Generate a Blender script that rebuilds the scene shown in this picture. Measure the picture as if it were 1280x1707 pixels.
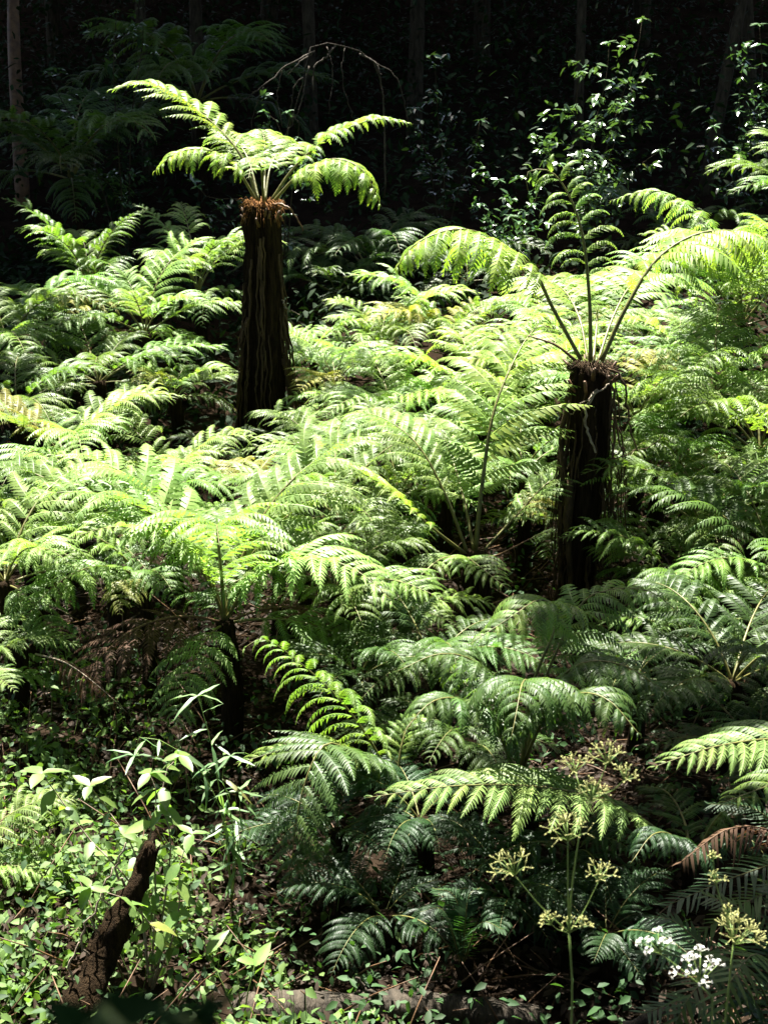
import bpy, math, random
import numpy as np
from mathutils import Vector, Matrix

# ------------------------------------------------------------------ camera, sky, sun, exposure
for o in list(bpy.data.objects):
    bpy.data.objects.remove(o)
SC = bpy.context.scene
COL = SC.collection
CAM_Z, PITCH, FPX = 3.9, math.radians(18.0), 853.5 / math.tan(math.radians(20.0))
cam_d = bpy.data.cameras.new('camera')
cam = bpy.data.objects.new('camera', cam_d)
COL.objects.link(cam)
cam.location = (0, 0, CAM_Z)
cam.rotation_euler = (math.pi / 2 - PITCH, 0, 0)
cam_d.sensor_fit = 'VERTICAL'
cam_d.sensor_height = 36.0
cam_d.lens = 18.0 / math.tan(math.radians(20.0))
cam_d.clip_start = 0.05
cam_d.clip_end = 400
cam_d.dof.use_dof = True
cam_d.dof.focus_distance = 7.5
cam_d.dof.aperture_fstop = 9.0
SC.camera = cam

SUN_EL, SUN_AZ = math.radians(65.0), math.radians(-14.0)      # azimuth from +Y towards +X
SUN = np.array([math.sin(SUN_AZ) * math.cos(SUN_EL), math.cos(SUN_AZ) * math.cos(SUN_EL), math.sin(SUN_EL)])
world = bpy.data.worlds.new('World')
SC.world = world
world.use_nodes = True
wn = world.node_tree.nodes
bg = wn.get('Background') or wn.new('ShaderNodeBackground')
sky = wn.new('ShaderNodeTexSky')
sky.sky_type = 'NISHITA'
sky.sun_disc = False
sky.sun_elevation = SUN_EL
sky.sun_rotation = SUN_AZ
sky.dust_density = 2.5
sky.ozone_density = 0.5
world.node_tree.links.new(sky.outputs['Color'], bg.inputs['Color'])
bg.inputs['Strength'].default_value = 0.05
sun_d = bpy.data.lights.new('sun', 'SUN')
sun_d.energy = 5.0
sun_d.angle = math.radians(0.53)
sun_d.color = (1.0, 0.96, 0.88)
sun = bpy.data.objects.new('sun', sun_d)
COL.objects.link(sun)
sun.rotation_euler = Vector(SUN).to_track_quat('Z', 'Y').to_euler()
sun.location = (-3, 12, 30)
SC.view_settings.view_transform = 'Standard'
SC.view_settings.look = 'None'
SC.view_settings.gamma = 1.0
SC.view_settings.use_curve_mapping = False
SC.view_settings.exposure = 2.85
SC.render.engine = 'CYCLES'
SC.cycles.max_bounces = 5
SC.cycles.diffuse_bounces = 2
SC.cycles.glossy_bounces = 2
SC.cycles.transmission_bounces = 4
SC.cycles.transparent_max_bounces = 4
SC.cycles.use_denoising = True
SC.cycles.sample_clamp_indirect = 4.0

rng = np.random.default_rng(7)
rnd = random.Random(11)

# ------------------------------------------------------------------ helpers
_F = np.array([0, math.cos(PITCH), -math.sin(PITCH)])
_U = np.array([0, math.sin(PITCH), math.cos(PITCH)])
_R = np.array([1.0, 0, 0])


def at(px, py, y):
    """World point at distance y (metres ahead) seen at photograph pixel px, py."""
    d = _F + _R * (px - 640) / FPX + _U * (853.5 - py) / FPX
    return np.array([0, 0, CAM_Z]) + d * (y / d[1])


def ss(a, b, x):
    t = np.clip((x - a) / (b - a), 0, 1)
    return t * t * (3 - 2 * t)


def ground_z(x, y):
    x = np.asarray(x, float)
    y = np.asarray(y, float)
    z = 2.3 * (1 - np.clip(y / 4.7, -2, 1)) ** 1.0
    z = np.where(y < 0, 2.3 + np.clip(-y, 0, 3) * 0.1, z)
    z = z + 1.25 * ss(8.5, 16, y) + 1.3 * ss(15, 24, y) + 9.0 * ss(22, 46, y)
    z = z + 0.05 * np.sin(x * 1.7 + y * 0.9) + 0.04 * np.sin(x * 3.1 - y * 2.3)
    return z + 0.02 * (x * x) / 8


def build_mesh(name, V, quads=None, tris=None, tint=None, smooth=False):
    me = bpy.data.meshes.new(name)
    V = np.asarray(V, np.float32).reshape(-1, 3)
    quads = np.zeros((0, 4), np.int32) if quads is None else np.asarray(quads, np.int32).reshape(-1, 4)
    tris = np.zeros((0, 3), np.int32) if tris is None else np.asarray(tris, np.int32).reshape(-1, 3)
    nq, nt = len(quads), len(tris)
    me.vertices.add(len(V))
    me.vertices.foreach_set('co', V.ravel())
    me.loops.add(nq * 4 + nt * 3)
    me.loops.foreach_set('vertex_index', np.concatenate([quads.ravel(), tris.ravel()]))
    me.polygons.add(nq + nt)
    starts = np.concatenate([np.arange(nq) * 4, nq * 4 + np.arange(nt) * 3]).astype(np.int32)
    me.polygons.foreach_set('loop_start', starts)
    if smooth:
        me.polygons.foreach_set('use_smooth', np.ones(nq + nt, bool))
    me.update(calc_edges=True)
    if tint is not None:
        a = me.attributes.new('tint', 'FLOAT', 'POINT')
        a.data.foreach_set('value', np.asarray(tint, np.float32))
    return me


class MB:
    """Collects pieces of one mesh."""
    def __init__(self):
        self.V, self.Q, self.T, self.t, self.n = [], [], [], [], 0

    def add(self, V, Q=None, T=None, tint=0.5):
        V = np.asarray(V, float).reshape(-1, 3)
        if Q is not None and len(Q):
            self.Q.append(np.asarray(Q).reshape(-1, 4) + self.n)
        if T is not None and len(T):
            self.T.append(np.asarray(T).reshape(-1, 3) + self.n)
        self.t.append(np.broadcast_to(np.asarray(tint, float), (len(V),)))
        self.V.append(V)
        self.n += len(V)

    def tube(self, pts, rad, sides=6, tint=0.5, cap=True, wob=0.0):
        V, Q, T = tube_arrays(pts, rad, sides, cap, wob)
        self.add(V, Q, T, tint)

    def mesh(self, name, smooth=False):
        return build_mesh(name, np.concatenate(self.V), np.concatenate(self.Q) if self.Q else None,
                          np.concatenate(self.T) if self.T else None, np.concatenate(self.t), smooth)


def tube_arrays(pts, rad, sides=6, cap=True, wob=0.0):
    P = np.asarray(pts, float)
    n = len(P)
    R = np.broadcast_to(np.asarray(rad, float), (n,))
    T = np.gradient(P, axis=0)
    T /= np.linalg.norm(T, axis=1, keepdims=True) + 1e-9
    ref = np.array([0.0, 0, 1]) if abs(T[:, 2]).mean() < 0.8 else np.array([0.0, 1, 0])
    A = np.cross(T, ref)
    A /= np.linalg.norm(A, axis=1, keepdims=True) + 1e-9
    B = np.cross(T, A)
    th = np.arange(sides) * 2 * np.pi / sides
    rr = R[:, None] * (1 + (wob * rng.standard_normal((n, sides)) if wob else 0))
    V = P[:, None] + rr[..., None] * (np.cos(th)[None, :, None] * A[:, None] + np.sin(th)[None, :, None] * B[:, None])
    i = np.arange(n - 1)[:, None] * sides
    j = np.arange(sides)[None]
    k = (j + 1) % sides
    Q = np.stack([i + j, i + k, i + sides + k, i + sides + j], -1).reshape(-1, 4)
    V = V.reshape(-1, 3)
    Tt = None
    if cap:
        V = np.concatenate([V, P[:1], P[-1:]])
        c0, c1 = n * sides, n * sides + 1
        jj = np.arange(sides)
        kk = (jj + 1) % sides
        b = (n - 1) * sides
        Tt = np.concatenate([np.stack([np.full(sides, c0), kk, jj], -1), np.stack([np.full(sides, c1), b + jj, b + kk], -1)])
    return V, Q, Tt


def smooth_path(pts, n=24):
    """Catmull-Rom through points, resampled evenly."""
    P = np.asarray(pts, float)
    if len(P) == 2:
        return P[0] + (P[1] - P[0]) * np.linspace(0, 1, n)[:, None]
    E = np.vstack([2 * P[0] - P[1], P, 2 * P[-1] - P[-2]])
    out = []
    for i in range(len(P) - 1):
        a, b, c, d = E[i:i + 4]
        t = np.linspace(0, 1, 16, endpoint=False)[:, None]
        out.append(0.5 * (2 * b + (c - a) * t + (2 * a - 5 * b + 4 * c - d) * t ** 2 + (3 * b - a - 3 * c + d) * t ** 3))
    out.append(P[-1:])
    C = np.vstack(out)
    L = np.concatenate([[0], np.cumsum(np.linalg.norm(np.diff(C, axis=0), axis=1))])
    s = np.linspace(0, L[-1], n)
    return np.stack([np.interp(s, L, C[:, k]) for k in range(3)], -1)


def link(o, parent=None):
    COL.objects.link(o)
    if parent is not None:
        o.parent = parent
    return o


def obj(name, me, mat=None, parent=None, loc=(0, 0, 0), kind=None):
    o = bpy.data.objects.new(name, me)
    link(o, parent)
    o.location = loc
    if mat is not None and len(me.materials) == 0:
        me.materials.append(mat)
    if kind:
        o['kind'] = kind
    return o


def tag(o, label, cat, group=None):
    o['label'] = label
    o['category'] = cat
    if group:
        o['group'] = group
    return o


def thing(name, label, cat, loc, group=None):
    o = bpy.data.objects.new(name, None)
    COL.objects.link(o)
    o.location = loc
    o.empty_display_size = 0.1
    return tag(o, label, cat, group)


# ------------------------------------------------------------------ materials
def new_mat(name):
    m = bpy.data.materials.new(name)
    m.use_nodes = True
    nt = m.node_tree
    nt.nodes.clear()
    return m, nt, nt.nodes, nt.links


def leaf_mat(name, rough=0.38, trans=0.38, spec=0.5, tr_tint=(1.6, 1.75, 0.62), var=0.5, patch=6.0, back=1.0):
    """Leaf: base colour comes from the object's own colour, varied per leaflet and by noise; part of the light passes through."""
    m, nt, N, L = new_mat(name)
    out = N.new('ShaderNodeOutputMaterial')
    info = N.new('ShaderNodeObjectInfo')
    att = N.new('ShaderNodeAttribute')
    att.attribute_name = 'tint'
    tc = N.new('ShaderNodeTexCoord')
    noi = N.new('ShaderNodeTexNoise')
    noi.inputs['Scale'].default_value = patch
    noi.inputs['Detail'].default_value = 3
    L.new(tc.outputs['Object'], noi.inputs['Vector'])
    # value factor
    a1 = N.new('ShaderNodeMath'); a1.operation = 'ADD'
    L.new(att.outputs['Fac'], a1.inputs[0]); L.new(noi.outputs['Fac'], a1.inputs[1])
    a2 = N.new('ShaderNodeMath'); a2.operation = 'ADD'
    L.new(a1.outputs[0], a2.inputs[0]); L.new(info.outputs['Random'], a2.inputs[1])
    mr = N.new('ShaderNodeMapRange')
    mr.inputs['From Min'].default_value = 0.4; mr.inputs['From Max'].default_value = 2.4
    mr.inputs['To Min'].default_value = 1 - var; mr.inputs['To Max'].default_value = 1 + var
    L.new(a2.outputs[0], mr.inputs['Value'])
    hsv = N.new('ShaderNodeHueSaturation')
    hue = N.new('ShaderNodeMapRange')
    hue.inputs['From Min'].default_value = 0.2; hue.inputs['From Max'].default_value = 0.8
    hue.inputs['To Min'].default_value = 0.515; hue.inputs['To Max'].default_value = 0.485
    L.new(noi.outputs['Fac'], hue.inputs['Value'])
    L.new(hue.outputs[0], hsv.inputs['Hue'])
    L.new(mr.outputs[0], hsv.inputs['Value'])
    L.new(info.outputs['Color'], hsv.inputs['Color'])
    p = N.new('ShaderNodeBsdfPrincipled')
    p.inputs['Roughness'].default_value = rough
    p.inputs['Specular IOR Level'].default_value = spec
    L.new(hsv.outputs[0], p.inputs['Base Color'])
    tr = N.new('ShaderNodeBsdfTranslucent')
    mul = N.new('ShaderNodeMix'); mul.data_type = 'RGBA'; mul.blend_type = 'MULTIPLY'
    mul.inputs[0].default_value = 1.0
    L.new(hsv.outputs[0], mul.inputs[6])
    mul.inputs[7].default_value = (*tr_tint, 1)
    L.new(mul.outputs[2], tr.inputs['Color'])
    mx = N.new('ShaderNodeMixShader')
    mx.inputs[0].default_value = trans
    L.new(p.outputs[0], mx.inputs[1]); L.new(tr.outputs[0], mx.inputs[2])
    L.new(mx.outputs[0], out.inputs['Surface'])
    return m


def solid_mat(name, c1, c2, scale=8.0, rough=0.8, bump=0.4, stretch=(1, 1, 1), spec=0.3, detail=6, bscale=None):
    m, nt, N, L = new_mat(name)
    out = N.new('ShaderNodeOutputMaterial')
    tc = N.new('ShaderNodeTexCoord')
    mp = N.new('ShaderNodeMapping')
    mp.inputs['Scale'].default_value = stretch
    L.new(tc.outputs['Object'], mp.inputs['Vector'])
    n1 = N.new('ShaderNodeTexNoise')
    n1.inputs['Scale'].default_value = scale; n1.inputs['Detail'].default_value = detail
    n1.inputs['Roughness'].default_value = 0.65
    L.new(mp.outputs[0], n1.inputs['Vector'])
    cr = N.new('ShaderNodeValToRGB')
    cr.color_ramp.elements[0].position = 0.32; cr.color_ramp.elements[0].color = (*c1, 1)
    cr.color_ramp.elements[1].position = 0.7; cr.color_ramp.elements[1].color = (*c2, 1)
    L.new(n1.outputs['Fac'], cr.inputs[0])
    p = N.new('ShaderNodeBsdfPrincipled')
    p.inputs['Roughness'].default_value = rough
    p.inputs['Specular IOR Level'].default_value = spec
    L.new(cr.outputs[0], p.inputs['Base Color'])
    if bump:
        n2 = N.new('ShaderNodeTexNoise')
        n2.inputs['Scale'].default_value = bscale or scale * 3
        n2.inputs['Detail'].default_value = 5
        L.new(mp.outputs[0], n2.inputs['Vector'])
        b = N.new('ShaderNodeBump')
        b.inputs['Strength'].default_value = bump
        b.inputs['Distance'].default_value = 0.02
        L.new(n2.outputs['Fac'], b.inputs['Height'])
        L.new(b.outputs[0], p.inputs['Normal'])
    L.new(p.outputs[0], out.inputs['Surface'])
    return m


M_FERN = leaf_mat('fern_leaf', 0.5, 0.4, 0.33, var=0.55)
M_GLOSS = leaf_mat('glossy_leaf', 0.24, 0.2, 0.7, var=0.45)
M_BROAD = leaf_mat('broad_leaf', 0.42, 0.4, 0.45, var=0.35, patch=9)
M_DEAD = leaf_mat('dead_fern_leaf', 0.75, 0.25, 0.2, (1.3, 1.1, 0.8), var=0.5)
M_CANOPY = leaf_mat('canopy_leaf', 0.45, 0.15, 0.4, var=0.4, patch=1.0)
M_COVER = leaf_mat('ground_cover_leaf', 0.62, 0.35, 0.25, var=0.75, patch=3.5)
M_FLOOR = leaf_mat('forest_floor_leaf', 0.7, 0.1, 0.06, var=0.5)
M_NEAR = leaf_mat('matte_leaf', 0.85, 0.15, 0.1, var=0.3)
M_PETAL = leaf_mat('white_petal', 0.6, 0.3, 0.3, (1.0, 1.0, 0.9), var=0.1)
M_STALK = solid_mat('fern_stalk', (0.05, 0.055, 0.015), (0.13, 0.12, 0.03), 14, 0.5, 0.2)
M_STALK_BROWN = solid_mat('brown_stalk', (0.045, 0.022, 0.01), (0.13, 0.07, 0.03), 14, 0.6, 0.3)
M_TRUNK = solid_mat('fibrous_trunk', (0.006, 0.0042, 0.0025), (0.034, 0.022, 0.012), 9, 0.95, 1.0, (6, 6, 0.7), 0.03, bscale=30)
M_ROOT = solid_mat('aerial_root', (0.018, 0.012, 0.007), (0.08, 0.05, 0.025), 20, 0.9, 0.5, (1, 1, 0.4), 0.15)
M_FUZZ = solid_mat('crown_fibre', (0.09, 0.035, 0.012), (0.26, 0.13, 0.045), 30, 0.9, 0.0, spec=0.1)
M_BARK = solid_mat('bark', (0.014, 0.011, 0.008), (0.055, 0.046, 0.03), 6, 0.95, 0.8, (3, 3, 0.6), 0.02)
M_DEADWOOD = solid_mat('dead_wood', (0.014, 0.012, 0.009), (0.07, 0.057, 0.042), 9, 0.9, 0.9, (3, 1, 1), 0.15)
M_STEM = solid_mat('umbel_stem', (0.09, 0.15, 0.03), (0.16, 0.23, 0.06), 20, 0.5, 0.1)
M_SEED = solid_mat('umbel_seed', (0.2, 0.21, 0.055), (0.4, 0.4, 0.16), 60, 0.6, 0.0)
M_TWIG = solid_mat('pale_twig', (0.1, 0.075, 0.05), (0.28, 0.23, 0.17), 14, 0.85, 0.4)
M_SOIL = solid_mat('soil', (0.007, 0.005, 0.0035), (0.022, 0.015, 0.01), 3.0, 0.95, 1.0, spec=0.0, detail=10, bscale=20)

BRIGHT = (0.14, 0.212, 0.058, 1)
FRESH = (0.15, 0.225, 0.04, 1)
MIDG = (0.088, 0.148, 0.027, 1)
DEEP = (0.04, 0.076, 0.015, 1)  # deep green of older ferns, darkened further to dim the shaded lower ones
DARKG = (0.016, 0.042, 0.012, 1)  # darkest leaf tone; deep shade around the low ferns is put into it
BROWN = (0.06, 0.033, 0.018, 1)

# ------------------------------------------------------------------ ground
nx, ny = 110, 150
gx = np.linspace(-26, 26, nx)
gy = np.concatenate([np.linspace(-6, 20, 110), np.linspace(20.6, 70, ny - 110)])
X, Y = np.meshgrid(gx, gy)
Z = ground_z(X, Y) + 0.03 * rng.standard_normal(X.shape)
V = np.stack([X, Y, Z], -1).reshape(-1, 3)
i = (np.arange(ny - 1)[:, None] * nx + np.arange(nx - 1)[None])
Q = np.stack([i, i + 1, i + nx + 1, i + nx], -1).reshape(-1, 4)
g = obj('ground', build_mesh('ground', V, Q, smooth=True), M_SOIL, kind='structure')

# ------------------------------------------------------------------ fern building blocks
def pinna_arrays(O, X, Y, Z, L, a0, droop, sweep, m=15, k=0.16, beta=0.36, jit=0.1, fill=0.46):
    """Batch of N pinnae. O origins, X outward, Y towards frond tip, Z up; returns verts, quads, tris, tint."""
    N = len(O)
    s = (np.arange(m) + 0.6) / m
    th = a0[:, None] - droop[:, None] * s[None] ** 1.15
    ph = sweep[:, None] * s[None] ** 1.5
    T = (np.cos(th) * np.cos(ph))[..., None] * X[:, None] + (np.cos(th) * np.sin(ph))[..., None] * Y[:, None] + np.sin(th)[..., None] * Z[:, None]
    step = (L / m)[:, None, None]
    C = O[:, None] + np.cumsum(T * step, axis=1) - T * step * 0.4
    S = -np.sin(ph)[..., None] * X[:, None] + np.cos(ph)[..., None] * Y[:, None]
    S = S - (S * T).sum(-1, keepdims=True) * T
    S /= np.linalg.norm(S, axis=-1, keepdims=True)
    Nn = np.cross(T, S)
    flip = np.sign((Nn * Z[:, None]).sum(-1, keepdims=True))
    flip[flip == 0] = 1
    Nn = Nn * flip
    prof = np.minimum(1, 0.6 + 2.2 * s) * (1 - s ** 2.4) + 0.06
    verts, tint = [], []
    for sg in (-1, 1):
        r1 = 1 + jit * rng.standard_normal((N, m))
        l = k * L[:, None] * prof[None] * r1
        be = beta + 0.10 * rng.standard_normal((N, m))
        al = 1.12 + 0.05 * rng.standard_normal((N, m)) - 0.25 * s[None]
        D = np.cos(al)[..., None] * T + np.sin(al)[..., None] * (sg * np.cos(be)[..., None] * S - np.sin(be)[..., None] * Nn)
        w = step * fill
        a = C - T * w * 0.85
        b = C + T * w * 0.85
        mid = C + D * (l * 0.5)[..., None] + Nn * (l * 0.03)[..., None]
        c = mid + T * w * 0.72
        d = mid - T * w * 0.8
        e = C + D * l[..., None] - Nn * (l * 0.16)[..., None] + T * w * 0.5
        verts.append(np.stack([a, b, c, d, e], 2))
        tt = rng.random((N, 1)) * 0.6 + rng.random((N, m)) * 0.4
        tint.append(np.repeat(tt[..., None], 5, 2))
    V = np.stack(verts, 1).reshape(-1, 3)
    t = np.stack(tint, 1).reshape(-1)
    b0 = np.arange(len(V) // 5)[:, None] * 5
    Q = b0 + np.array([[0, 1, 2, 3]])
    Tt = b0 + np.array([[3, 2, 4]])
    # midrib: a thin raised strip
    P = np.concatenate([O[:, None], C], 1)
    SS = np.concatenate([S[:, :1], S], 1)
    NN = np.concatenate([Nn[:, :1], Nn], 1)
    wd = (0.009 * L)[:, None, None] * (1 - 0.75 * np.linspace(0, 1, m + 1))[None, :, None]
    R = np.stack([P - SS * wd + NN * 0.0008, P + SS * wd + NN * 0.0008], 2).reshape(-1, 3)
    base = len(V)
    ii = base + (np.arange(N)[:, None] * (m + 1) + np.arange(m)[None]).reshape(-1) * 2
    Qr = np.stack([ii, ii + 1, ii + 3, ii + 2], -1)
    V = np.concatenate([V, R])
    t = np.concatenate([t, np.full(len(R), 0.9)])
    return V, np.concatenate([Q, Qr]), Tt, t


def frond_frames(P, pairs, start, up_mix=0.55, gamma=0.36, side=None):
    """Attachment frames for pinnae along rachis P (n,3): lists of origin, X, Y, Z, u, side, length profile."""
    n = len(P)
    L = np.concatenate([[0], np.cumsum(np.linalg.norm(np.diff(P, axis=0), axis=1))])
    tot = L[-1]
    T = np.gradient(P, axis=0)
    T /= np.linalg.norm(T, axis=1, keepdims=True)
    out = []
    for q in range(pairs):
        u = (q + 0.3) / pairs
        u = u ** 0.92
        for sg in (-1, 1):
            s = (start + (1 - start) * min(0.995, max(0, u + sg * 0.008 + rnd.uniform(-.25, .25) / pairs))) * tot
            o = np.array([np.interp(s, L, P[:, c]) for c in range(3)])
            t = np.array([np.interp(s, L, T[:, c]) for c in range(3)])
            t /= np.linalg.norm(t)
            up = np.array([0, 0, 1.0])
            B = np.cross(t, up)
            if np.linalg.norm(B) < 0.15:
                B = np.cross(t, np.array([0, 1.0, 0.3]))
            if side is not None:
                B = np.array(side, float) - np.dot(side, t) * t
            B /= np.linalg.norm(B)
            Nr = np.cross(B, t)
            if Nr[2] < 0:
                Nr = -Nr
            g2 = gamma + 0.35 * u + rnd.uniform(-.1, .1)
            Xd = math.cos(g2) * B * sg + math.sin(g2) * t
            Zd = up_mix * up + (1 - up_mix) * Nr
            Zd = Zd - Zd.dot(Xd) * Xd
            Zd /= np.linalg.norm(Zd)
            Yd = np.cross(Zd, Xd)
            if Yd.dot(t) < 0:
                Yd = -Yd
            if u < 0.24:
                p = 0.6 + 1.65 * u
            else:
                p = (1 - ((u - 0.24) / 0.76) ** 1.7) * 0.95 + 0.05
            out.append((o, Xd, Yd, Zd, u, sg, p))
    return out, tot


def frond_mesh(name, P, pairs=16, start=0.2, pmax=0.30, a0=0.35, droop=1.0, m=17, k=0.155, beta=0.36, up_mix=0.55, fill=0.46, gamma=0.36):
    fr, tot = frond_frames(P, pairs, start, up_mix, gamma)
    fr = [f for f in fr if rnd.random() > 0.05]
    n = len(fr)
    O = np.array([f[0] for f in fr]); Xa = np.array([f[1] for f in fr]); Ya = np.array([f[2] for f in fr]); Za = np.array([f[3] for f in fr])
    pr = np.array([f[6] for f in fr])
    Ls = pmax * tot * pr * (1 + 0.1 * rng.standard_normal(n)) * np.where(rng.random(n) < 0.06, 0.6, 1)
    V, Q, T, t = pinna_arrays(O, Xa, Ya, Za, Ls, a0 + 0.13 * rng.standard_normal(n), droop * (0.75 + 0.25 * pr) + 0.2 * rng.standard_normal(n),
                              0.3 + 0.12 * rng.standard_normal(n), m, k, beta, fill=fill)
    return build_mesh(name, V, Q, T, t)


def rachis_mesh(name, P, r0):
    n = len(P)
    s = np.linspace(0, 1, n)
    mb = MB()
    mb.tube(P, r0 * (1 - 0.86 * s), 6, 0.5)
    return mb.mesh(name, True)


def arc_path(e0, bend, n=22, power=1.2, side=0.0):
    s = np.linspace(0, 1, n)
    e = e0 - bend * s ** power
    yaw = side * s
    d = np.stack([np.cos(e) * np.cos(yaw), np.cos(e) * np.sin(yaw), np.sin(e)], -1) / (n - 1)
    return np.concatenate([[np.zeros(3)], np.cumsum(d, 0)[:-1]])


# a library of fronds of unit length (rachis starts at the origin and leaves along +X)
LIB = {}
def lib(style, e0, bend, count, **kw):
    LIB[style] = []
    for q in range(count):
        P = arc_path(math.radians(e0 + rnd.uniform(-6, 6)), math.radians(bend + rnd.uniform(-14, 14)), side=rnd.uniform(-0.35, 0.35))
        a = frond_mesh('frond', P, **kw)
        a.materials.append(M_FERN)
        d = a.copy(); d.materials.clear(); d.materials.append(M_DEAD)
        r = rachis_mesh('stalk', P, 0.0085)
        r.materials.append(M_STALK)
        r2 = r.copy(); r2.materials.clear(); r2.materials.append(M_STALK_BROWN)
        LIB[style].append((a, r, d, r2, P))


lib('steep', 76, 96, 6, pmax=0.34, a0=0.5, droop=1.5)
lib('arch', 58, 98, 9, pmax=0.35, a0=0.5, droop=1.5)
lib('flat', 38, 70, 8, pmax=0.34, a0=0.45, droop=1.35)
lib('low', 16, 66, 6, droop=1.4, a0=0.35, pmax=0.34)
lib('hang', 25, 118, 3, droop=0.8, a0=0.1)
lib('tight', 80, 75, 3, a0=0.65, droop=2.0, pmax=0.27)


def place_frond(parent, hub, style, azim, scale, color, dead=False, idx=None):
    v = LIB[style][rnd.randrange(len(LIB[style])) if idx is None else idx]
    f = bpy.data.objects.new('dead_frond' if dead else 'frond', v[2] if dead else v[0])
    link(f, parent)
    f.location = Vector(hub) - parent.location
    f.rotation_euler = (0, 0, azim)
    f.scale = (scale,) * 3
    f.color = color
    st = bpy.data.objects.new('stalk', v[3] if dead else v[1])
    link(st, f)
    return f


def short_trunk(parent, hub, r):
    x, y, z = hub
    gz = float(ground_z(x, y)) - 0.1
    mb = MB()
    n = max(4, int((z - gz) / 0.05))
    s = np.linspace(0, 1, n)
    P = np.stack([x + 0.03 * np.sin(s * 3), np.full(n, y) + 0.02 * np.sin(s * 5), gz + (z + 0.03 - gz) * s], -1)
    mb.tube(P - np.array(parent.location), r * (1.15 - 0.25 * s), 11, 0.5, True, 0.09)
    return obj('trunk', mb.mesh('trunk', False), M_TRUNK, parent)


def jitter(c, a=0.22):
    f = 1 + rnd.uniform(-a, a)
    if a > 0.2 and c[1] > 0.1 and rnd.random() < 0.03:
        c = (0.16, 0.17, 0.035)
    return (c[0] * f * (1 + rnd.uniform(-.12, .12)), c[1] * f, c[2] * f, 1)


FERN_GROUP = 'ferns filling the clearing'
def fern(label, px, py, d, L, color, styles=('steep', 'arch', 'arch', 'flat'), n=8, az0=None, dead=0, name='fern', tr=0.06, gap=None, sc=0.24):
    hub = at(px, py, d)
    gz = float(ground_z(hub[0], hub[1]))
    if hub[2] < gz + 0.08:
        hub[2] = gz + 0.08
    t = thing(name, label, 'fern', (hub[0], hub[1], gz), FERN_GROUP)
    short_trunk(t, hub, tr)
    a = rnd.uniform(0, 6.28) if az0 is None else az0
    L *= 1.14
    n = max(6, n - 2)
    for q in range(n):
        az = a + q * 2 * math.pi / n + rnd.uniform(-0.25, 0.25)
        if gap and gap[0] < (az % 6.2832) < gap[1]:
            continue
        place_frond(t, hub, styles[q % len(styles)], az, L * (1 + rnd.uniform(-sc, sc)), jitter(color))
    for q in range(3):
        place_frond(t, hub, 'low', a + q * 2.09 + rnd.uniform(-.4, .4), L * rnd.uniform(0.6, 0.85), jitter((color[0] * .75, color[1] * .8, color[2] * .8)))
    for q in range(dead):
        place_frond(t, hub, 'hang', rnd.uniform(0, 6.28), L * rnd.uniform(0.6, 0.85), BROWN, True)
    return t, hub


# hero pinnae: a few shared meshes, instanced one object per pinna
PIN = {}
def pin_mesh(key, a0, droop, sweep, m=18, k=0.165, beta=0.36, mat=M_FERN):
    lst = []
    for sg in (-1, 1):
        row = []
        for q in range(3):
            V, Q, T, t = pinna_arrays(np.zeros((1, 3)), np.array([[1.0, 0, 0]]), np.array([[0, 1.0 * sg, 0]]), np.array([[0, 0, 1.0]]),
                                      np.ones(1), np.array([a0 + rnd.uniform(-.1, .1)]), np.array([droop + rnd.uniform(-.2, .2)]),
                                      np.array([sweep]), m, k, beta)
            me = build_mesh('pinna', V, Q, T, t)
            me.materials.append(mat)
            row.append(me)
        lst.append(row)
    PIN[key] = lst


pin_mesh('arch', 0.45, 1.25, 0.3)
pin_mesh('droop', 0.3, 2.0, 0.3)
pin_mesh('hang', 0.15, 1.9, 0.3, m=20, k=0.19)
pin_mesh('curl', 0.7, 2.1, 0.25, k=0.2)
pin_mesh('dead', 0.0, 2.6, 1.2, k=0.12, beta=0.9, mat=M_DEAD)
pin_mesh('flat', 0.15, 0.6, 0.3, beta=0.25)
pin_mesh('spread', 0.3, 1.2, 0.4, beta=0.45)


def hero_frond(parent, pts, color, pin='arch', pairs=17, start=0.24, pmax=0.28, r0=0.011, up_mix=0.6, name='frond', gamma=0.36, stalk=None, side=None):
    """A frond along photograph-measured points (px, py, distance); its pinnae are objects of their own."""
    P = smooth_path([at(*p) for p in pts], 26)
    hub = P[0].copy()
    f = obj(name, rachis_mesh('rachis', P - hub, r0), stalk or M_STALK, parent, Vector(hub) - parent.location)
    fr, tot = frond_frames(P - hub, pairs, start, up_mix, gamma, side)
    for (o, Xd, Yd, Zd, u, sg, p) in fr:
        l = pmax * tot * p * (1 + rnd.uniform(-.2, .16))
        # local axes of the shared mesh: X outward, Z up, right handed; the mirrored meshes carry the tip-ward sweep
        Yr = np.cross(Zd, Xd)
        row = PIN[pin][0 if Yr.dot(Yd) < 0 else 1]
        e = bpy.data.objects.new('pinna', row[rnd.randrange(3)])
        link(e, f)
        Mx = Matrix(((Xd[0] * l, Yr[0] * l, Zd[0] * l, o[0]), (Xd[1] * l, Yr[1] * l, Zd[1] * l, o[1]), (Xd[2] * l, Yr[2] * l, Zd[2] * l, o[2]), (0, 0, 0, 1)))
        e.matrix_basis = Mx
        e.color = jitter(color, 0.1)
    return f


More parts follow.
